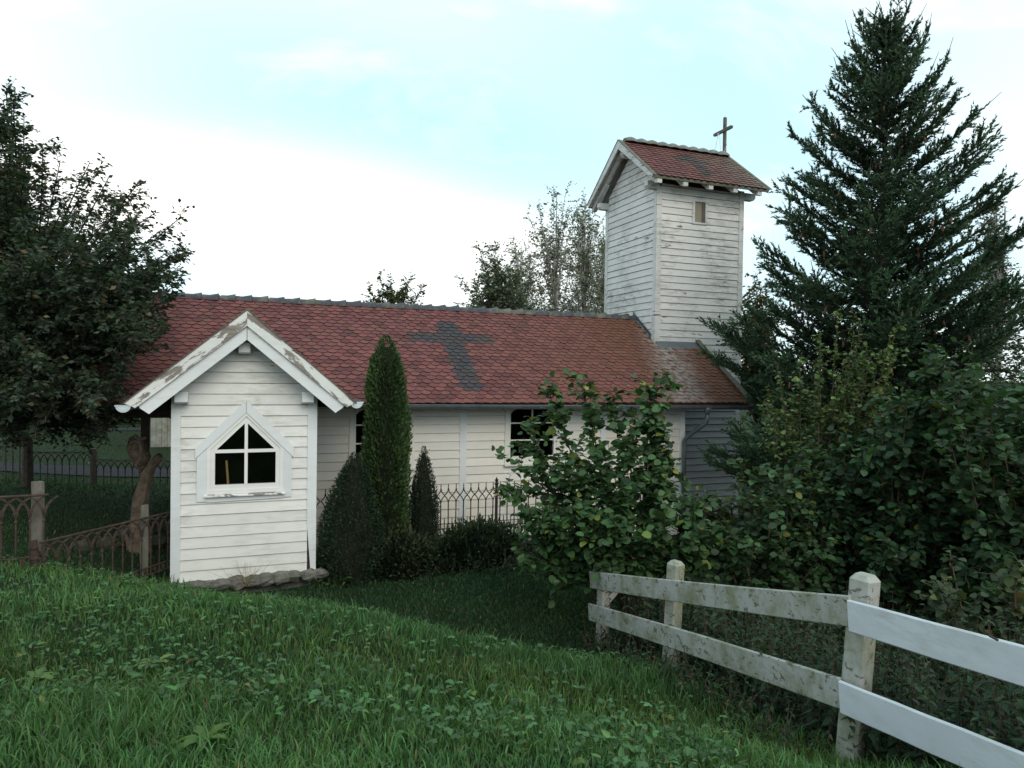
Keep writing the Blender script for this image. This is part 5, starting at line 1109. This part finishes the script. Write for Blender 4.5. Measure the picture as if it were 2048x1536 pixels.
# far hedge and trees closing the view at the left
L = Leaves()
for k in range(70):
    px = rng.uniform(-500, 560); d = rng.uniform(37, 42); c = gnd(px, 860, d); hh = rng.uniform(2.0, 4.6); n = 420; a = rng.uniform(0, 6.28, n); u_ = rng.random(n); r_ = rng.uniform(1.0, 1.9); P = np.stack([c[0]+r_*np.cos(a)*np.sqrt(rng.random(n)), c[1]+r_*np.sin(a)*np.sqrt(rng.random(n)), c[2]+hh*u_], 1)
    L.put(P, rng.normal(0, 1, (n, 3)), np.array([0, 0, 1.])+rng.normal(0, .6, (n, 3)), rng.uniform(.22, .42, n), colors(n, (.036, .062, .030), .3))
P, D, U, S, C = L.cat(); tag(add('treeline', leaf_mesh('treeline', P, D, U, S, C, BIRCH, LEAF, np.zeros(3))), 'far green hedge and trees beyond the lawn at left', 'hedge', kind='stuff')

# ------------------------------------------------------------------ grass
def noise2(X, Y, s, seed):
    r_ = np.random.default_rng(seed); o = 0
    for k in range(5): a = r_.uniform(0, 6.28); f = s*1.6**k; o = o+np.sin(X*f*math.cos(a)+Y*f*math.sin(a)+r_.uniform(0, 6.28))/1.35**k
    return o/2.6
def blades(name, label, X, Y, Lh, Wd, col, var, bend=.55):
    n = len(X); Z = hgt(X, Y)-.01; a = rng.uniform(0, 6.283, n); ln = Lh*rng.uniform(.55, 1.25, n); be = bend*rng.uniform(.25, 1.3, n)
    d = np.stack([np.cos(a), np.sin(a), np.zeros(n)], 1); w = np.stack([-np.sin(a), np.cos(a), np.zeros(n)], 1); fa = rng.uniform(0, 6.283, n); w = w*np.cos(fa)[:, None]+d*np.sin(fa)[:, None]
    P = np.stack([X, Y, Z], 1); up = np.array([0, 0, 1.]); h = (Wd*rng.uniform(.6, 1.3, n))[:, None]; l_ = ln[:, None]; b_ = be[:, None]
    m1 = P + up*l_*.42 + d*l_*b_*.14; m2 = P + up*l_*.74*(1-.12*b_) + d*l_*b_*.45; tp = P + up*l_*(.98-.33*b_) + d*l_*b_*.95
    V = np.stack([P-w*h*.5, P+w*h*.5, m1-w*h*.5, m1+w*h*.5, m2-w*h*.34, m2+w*h*.34, tp], 1); b0 = (np.arange(n)*7)[:, None]
    Q = np.concatenate([b0+np.array([0, 1, 3, 2]), b0+np.array([2, 3, 5, 4])]); Tr = b0+np.array([4, 5, 6])
    C = colors(n, col, var, (.13, .115, .055), .03); q1 = noise2(X, Y, 1.1, 21)[:, None]; q2 = noise2(X, Y, 3.7, 22)[:, None]      # lusher and yellower patches
    C = np.clip(C*(1+.24*q1+.16*q2)*np.array([[1., 1., 1.]])*(1+np.array([[.22, .04, -.10]])*noise2(X, Y, 1.9, 23)[:, None]), .004, .6)
    CC = (C[:, None]*np.ones(7)[None, :, None]).reshape(-1, 3)
    o = add(name, npmesh(name, V.reshape(-1, 3), [Q, Tr], GRASSM, CC)); tag(o, label, 'grass', kind='stuff'); return o
def scatter(n, d0, d1, x0=-500, x1=2500, p=1.0):
    """ground places in front of the camera, denser near it"""
    d = d0*(d1/d0)**(rng.random(n)**p); px = rng.uniform(x0, x1, n); k = (px-CX)/F_PX
    f2 = np.array([math.sin(YAW), math.cos(YAW)]); r2 = np.array([math.cos(YAW), -math.sin(YAW)]); q = d[:, None]*(f2+r2*k[:, None]); return q[:, 0], q[:, 1], d
def keep(X, Y):
    ok = ~((X > AL-.02) & (X < AR+.02) & (Y > VA-.03) & (Y < VW+.1)) & ~((Y > VW-.05) & (X > AL) & (X < TU1+.1) & (Y < 17))
    return ok
X, Y, d = scatter(112000, 1.5, 9.5); q_ = project(np.stack([X, Y, hgt(X, Y)], 1)); crest = np.interp(q_[:, 0], [-400, 0, 200, 340, 640, 800, 1000, 1150, 1400, 1700], [7.2, 7.4, 7.8, 8.6, 7.7, 7.1, 6.6, 6.5, 6.0, 4.5])
k = keep(X, Y) & (d < crest+rng.normal(.1, .45, len(d))); X, Y, d = X[k], Y[k], d[k]; nz = noise2(X, Y, 1.4, 3)
tall = np.clip(1+.5*nz+.35*noise2(X, Y, 4.3, 5), .35, 2.0)
blades('grass', 'long bright green grass on the near slope', X, Y, .118*tall, .0052+.0008*d, (.064, .132, .044), .26)
X1, Y1, d1 = scatter(46000, 7.0, 11.8, 520, 1330); X2, Y2, d2 = scatter(24000, 8.0, 18.5, -350, 360); X, Y, d = np.concatenate([X1, X2]), np.concatenate([Y1, Y2]), np.concatenate([d1, d2]); k = keep(X, Y); X, Y, d = X[k], Y[k], d[k]
blades('grass', 'short lawn in the hollow by the chapel', X, Y, np.full(len(X), .065), .008+.0006*d, (.027, .060, .025), .24, .5)  # shade of the hollow is put into the darker lawn colour
X, Y, d = scatter(9000, 18, 46, -500, 700); k = keep(X, Y); X, Y, d = X[k], Y[k], d[k]
blades('grass', 'mown lawn beyond the far iron fence', X, Y, np.full(len(X), .07), np.full(len(X), .03), (.024, .048, .020), .2, .5)
# broad-leaved weeds among the grass: trefoil leaves, dandelion rosettes
X, Y, d = scatter(1900, 1.9, 8.5, -400, 1500); k = keep(X, Y) & (noise2(X, Y, .9, 11) > -.05); X, Y, d = X[k], Y[k], d[k]; n = len(X); L = Leaves(); Z = hgt(X, Y)
hh = rng.uniform(.03, .12, n); a0 = rng.uniform(0, 6.28, n); tl = rng.normal(0, .25, (n, 3)); cc = colors(n, (.062, .135, .052), .25, (.10, .14, .03), .03)
for j in range(3):
    a = a0+j*2.094; D = np.stack([np.cos(a), np.sin(a), rng.uniform(-.2, .25, n)], 1); L.put(np.stack([X, Y, Z+hh], 1), D, np.array([0, 0, 1.])+tl, rng.uniform(.016, .038, n), cc)
P, D, U, S, C = L.cat(); tag(add('clover', leaf_mesh('clover', P, D, U, S, C, HAZEL, LEAF, np.zeros(3))), 'three-lobed low weeds scattered through the near grass', 'weeds', kind='stuff')
X, Y, d = scatter(1700, 1.9, 8.0, -400, 1500); k = keep(X, Y) & (noise2(X, Y, 1.3, 31) > .0); X, Y, d = X[k], Y[k], d[k]; n = len(X); L = Leaves(); Z = hgt(X, Y)
for j in range(5):
    a = rng.uniform(0, 6.28, n); s_ = rng.uniform(.025, .06, n); L.put(np.stack([X+.02*np.cos(a), Y+.02*np.sin(a), Z+rng.uniform(.02, .11, n)], 1), np.stack([np.cos(a), np.sin(a), rng.uniform(-.1, .9, n)], 1), np.array([0, 0, 1.])+rng.normal(0, .4, (n, 3)), s_, colors(n, (.058, .125, .044), .3, (.12, .13, .04), .04))
P, D, U, S, C = L.cat(); tag(add('broadleaf_weeds', leaf_mesh('broadleaf_weeds', P, D, U, S, C, NETTLE, LEAF, np.zeros(3))), 'narrow-leaved weeds mixed into the near grass', 'weeds', kind='stuff')
def rosette(px, py, d, label, n=7, size=.11, col=(.07, .13, .03)):
    c = gnd(px, py, d); root = thing('dandelion', c, label, 'weed', 'dandelion rosettes in the near grass'); a = rng.uniform(0, 6.28)
    for k in range(n):
        t = a+2*math.pi*k/n+rng.normal(0, .2); s = size*rng.uniform(.7, 1.2); v = []; N = 7
        for i in range(N):
            q = i/(N-1); w_ = .20*s*math.sin(math.pi*min(.97, q*.85+.08))*(1 if i % 2 else .68); cpt = np.array([math.cos(t), math.sin(t), 0])*s*q + np.array([0, 0, .75*s*q-.62*s*q*q+.03]); sd = np.array([-math.sin(t), math.cos(t), 0]); v += [cpt-sd*w_+(0, 0, .012), cpt, cpt+sd*w_+(0, 0, .012)]
        V = np.array(v); F = np.array([(3*i+j, 3*i+j+1, 3*i+j+4, 3*i+j+3) for i in range(N-1) for j in (0, 1)]); add('leaf', npmesh('leaf', V, [F], LEAF, np.tile(np.array(col)*rng.uniform(.8, 1.2), (len(V), 1))), root)
rosette(70, 1365, 3.9, 'pale dandelion rosette at the far left of the near grass', 6, .13, (.10, .16, .045))
rosette(410, 1505, 2.95, 'broad dandelion rosette near the bottom edge', 7, .12)
rosette(310, 1320, 4.4, 'light-edged dandelion leaves left of the middle of the slope', 6, .12, (.11, .16, .05))
# dry grass tuft and wiry stalks at the foot of the annex
m = MB()
for k in range(26):
    a = np.array([-.02+rng.normal(0, .07), VA-.16+rng.normal(0, .03), .02]); e = a+np.array([rng.normal(0, .16), rng.normal(-.03, .05), rng.uniform(.12, .36)]); m.tube(curve(a, e, .05, 5), [.003, .003, .002, .002, .001], 3, False)
tag(build(m, 'dry_grass_tuft', plain('dry_straw', (.22, .17, .10), .9, .2, 9, 0), origin=(-.02, VA-.16, .02)), 'dry straw tuft on the stones under the annex', 'grass tuft')
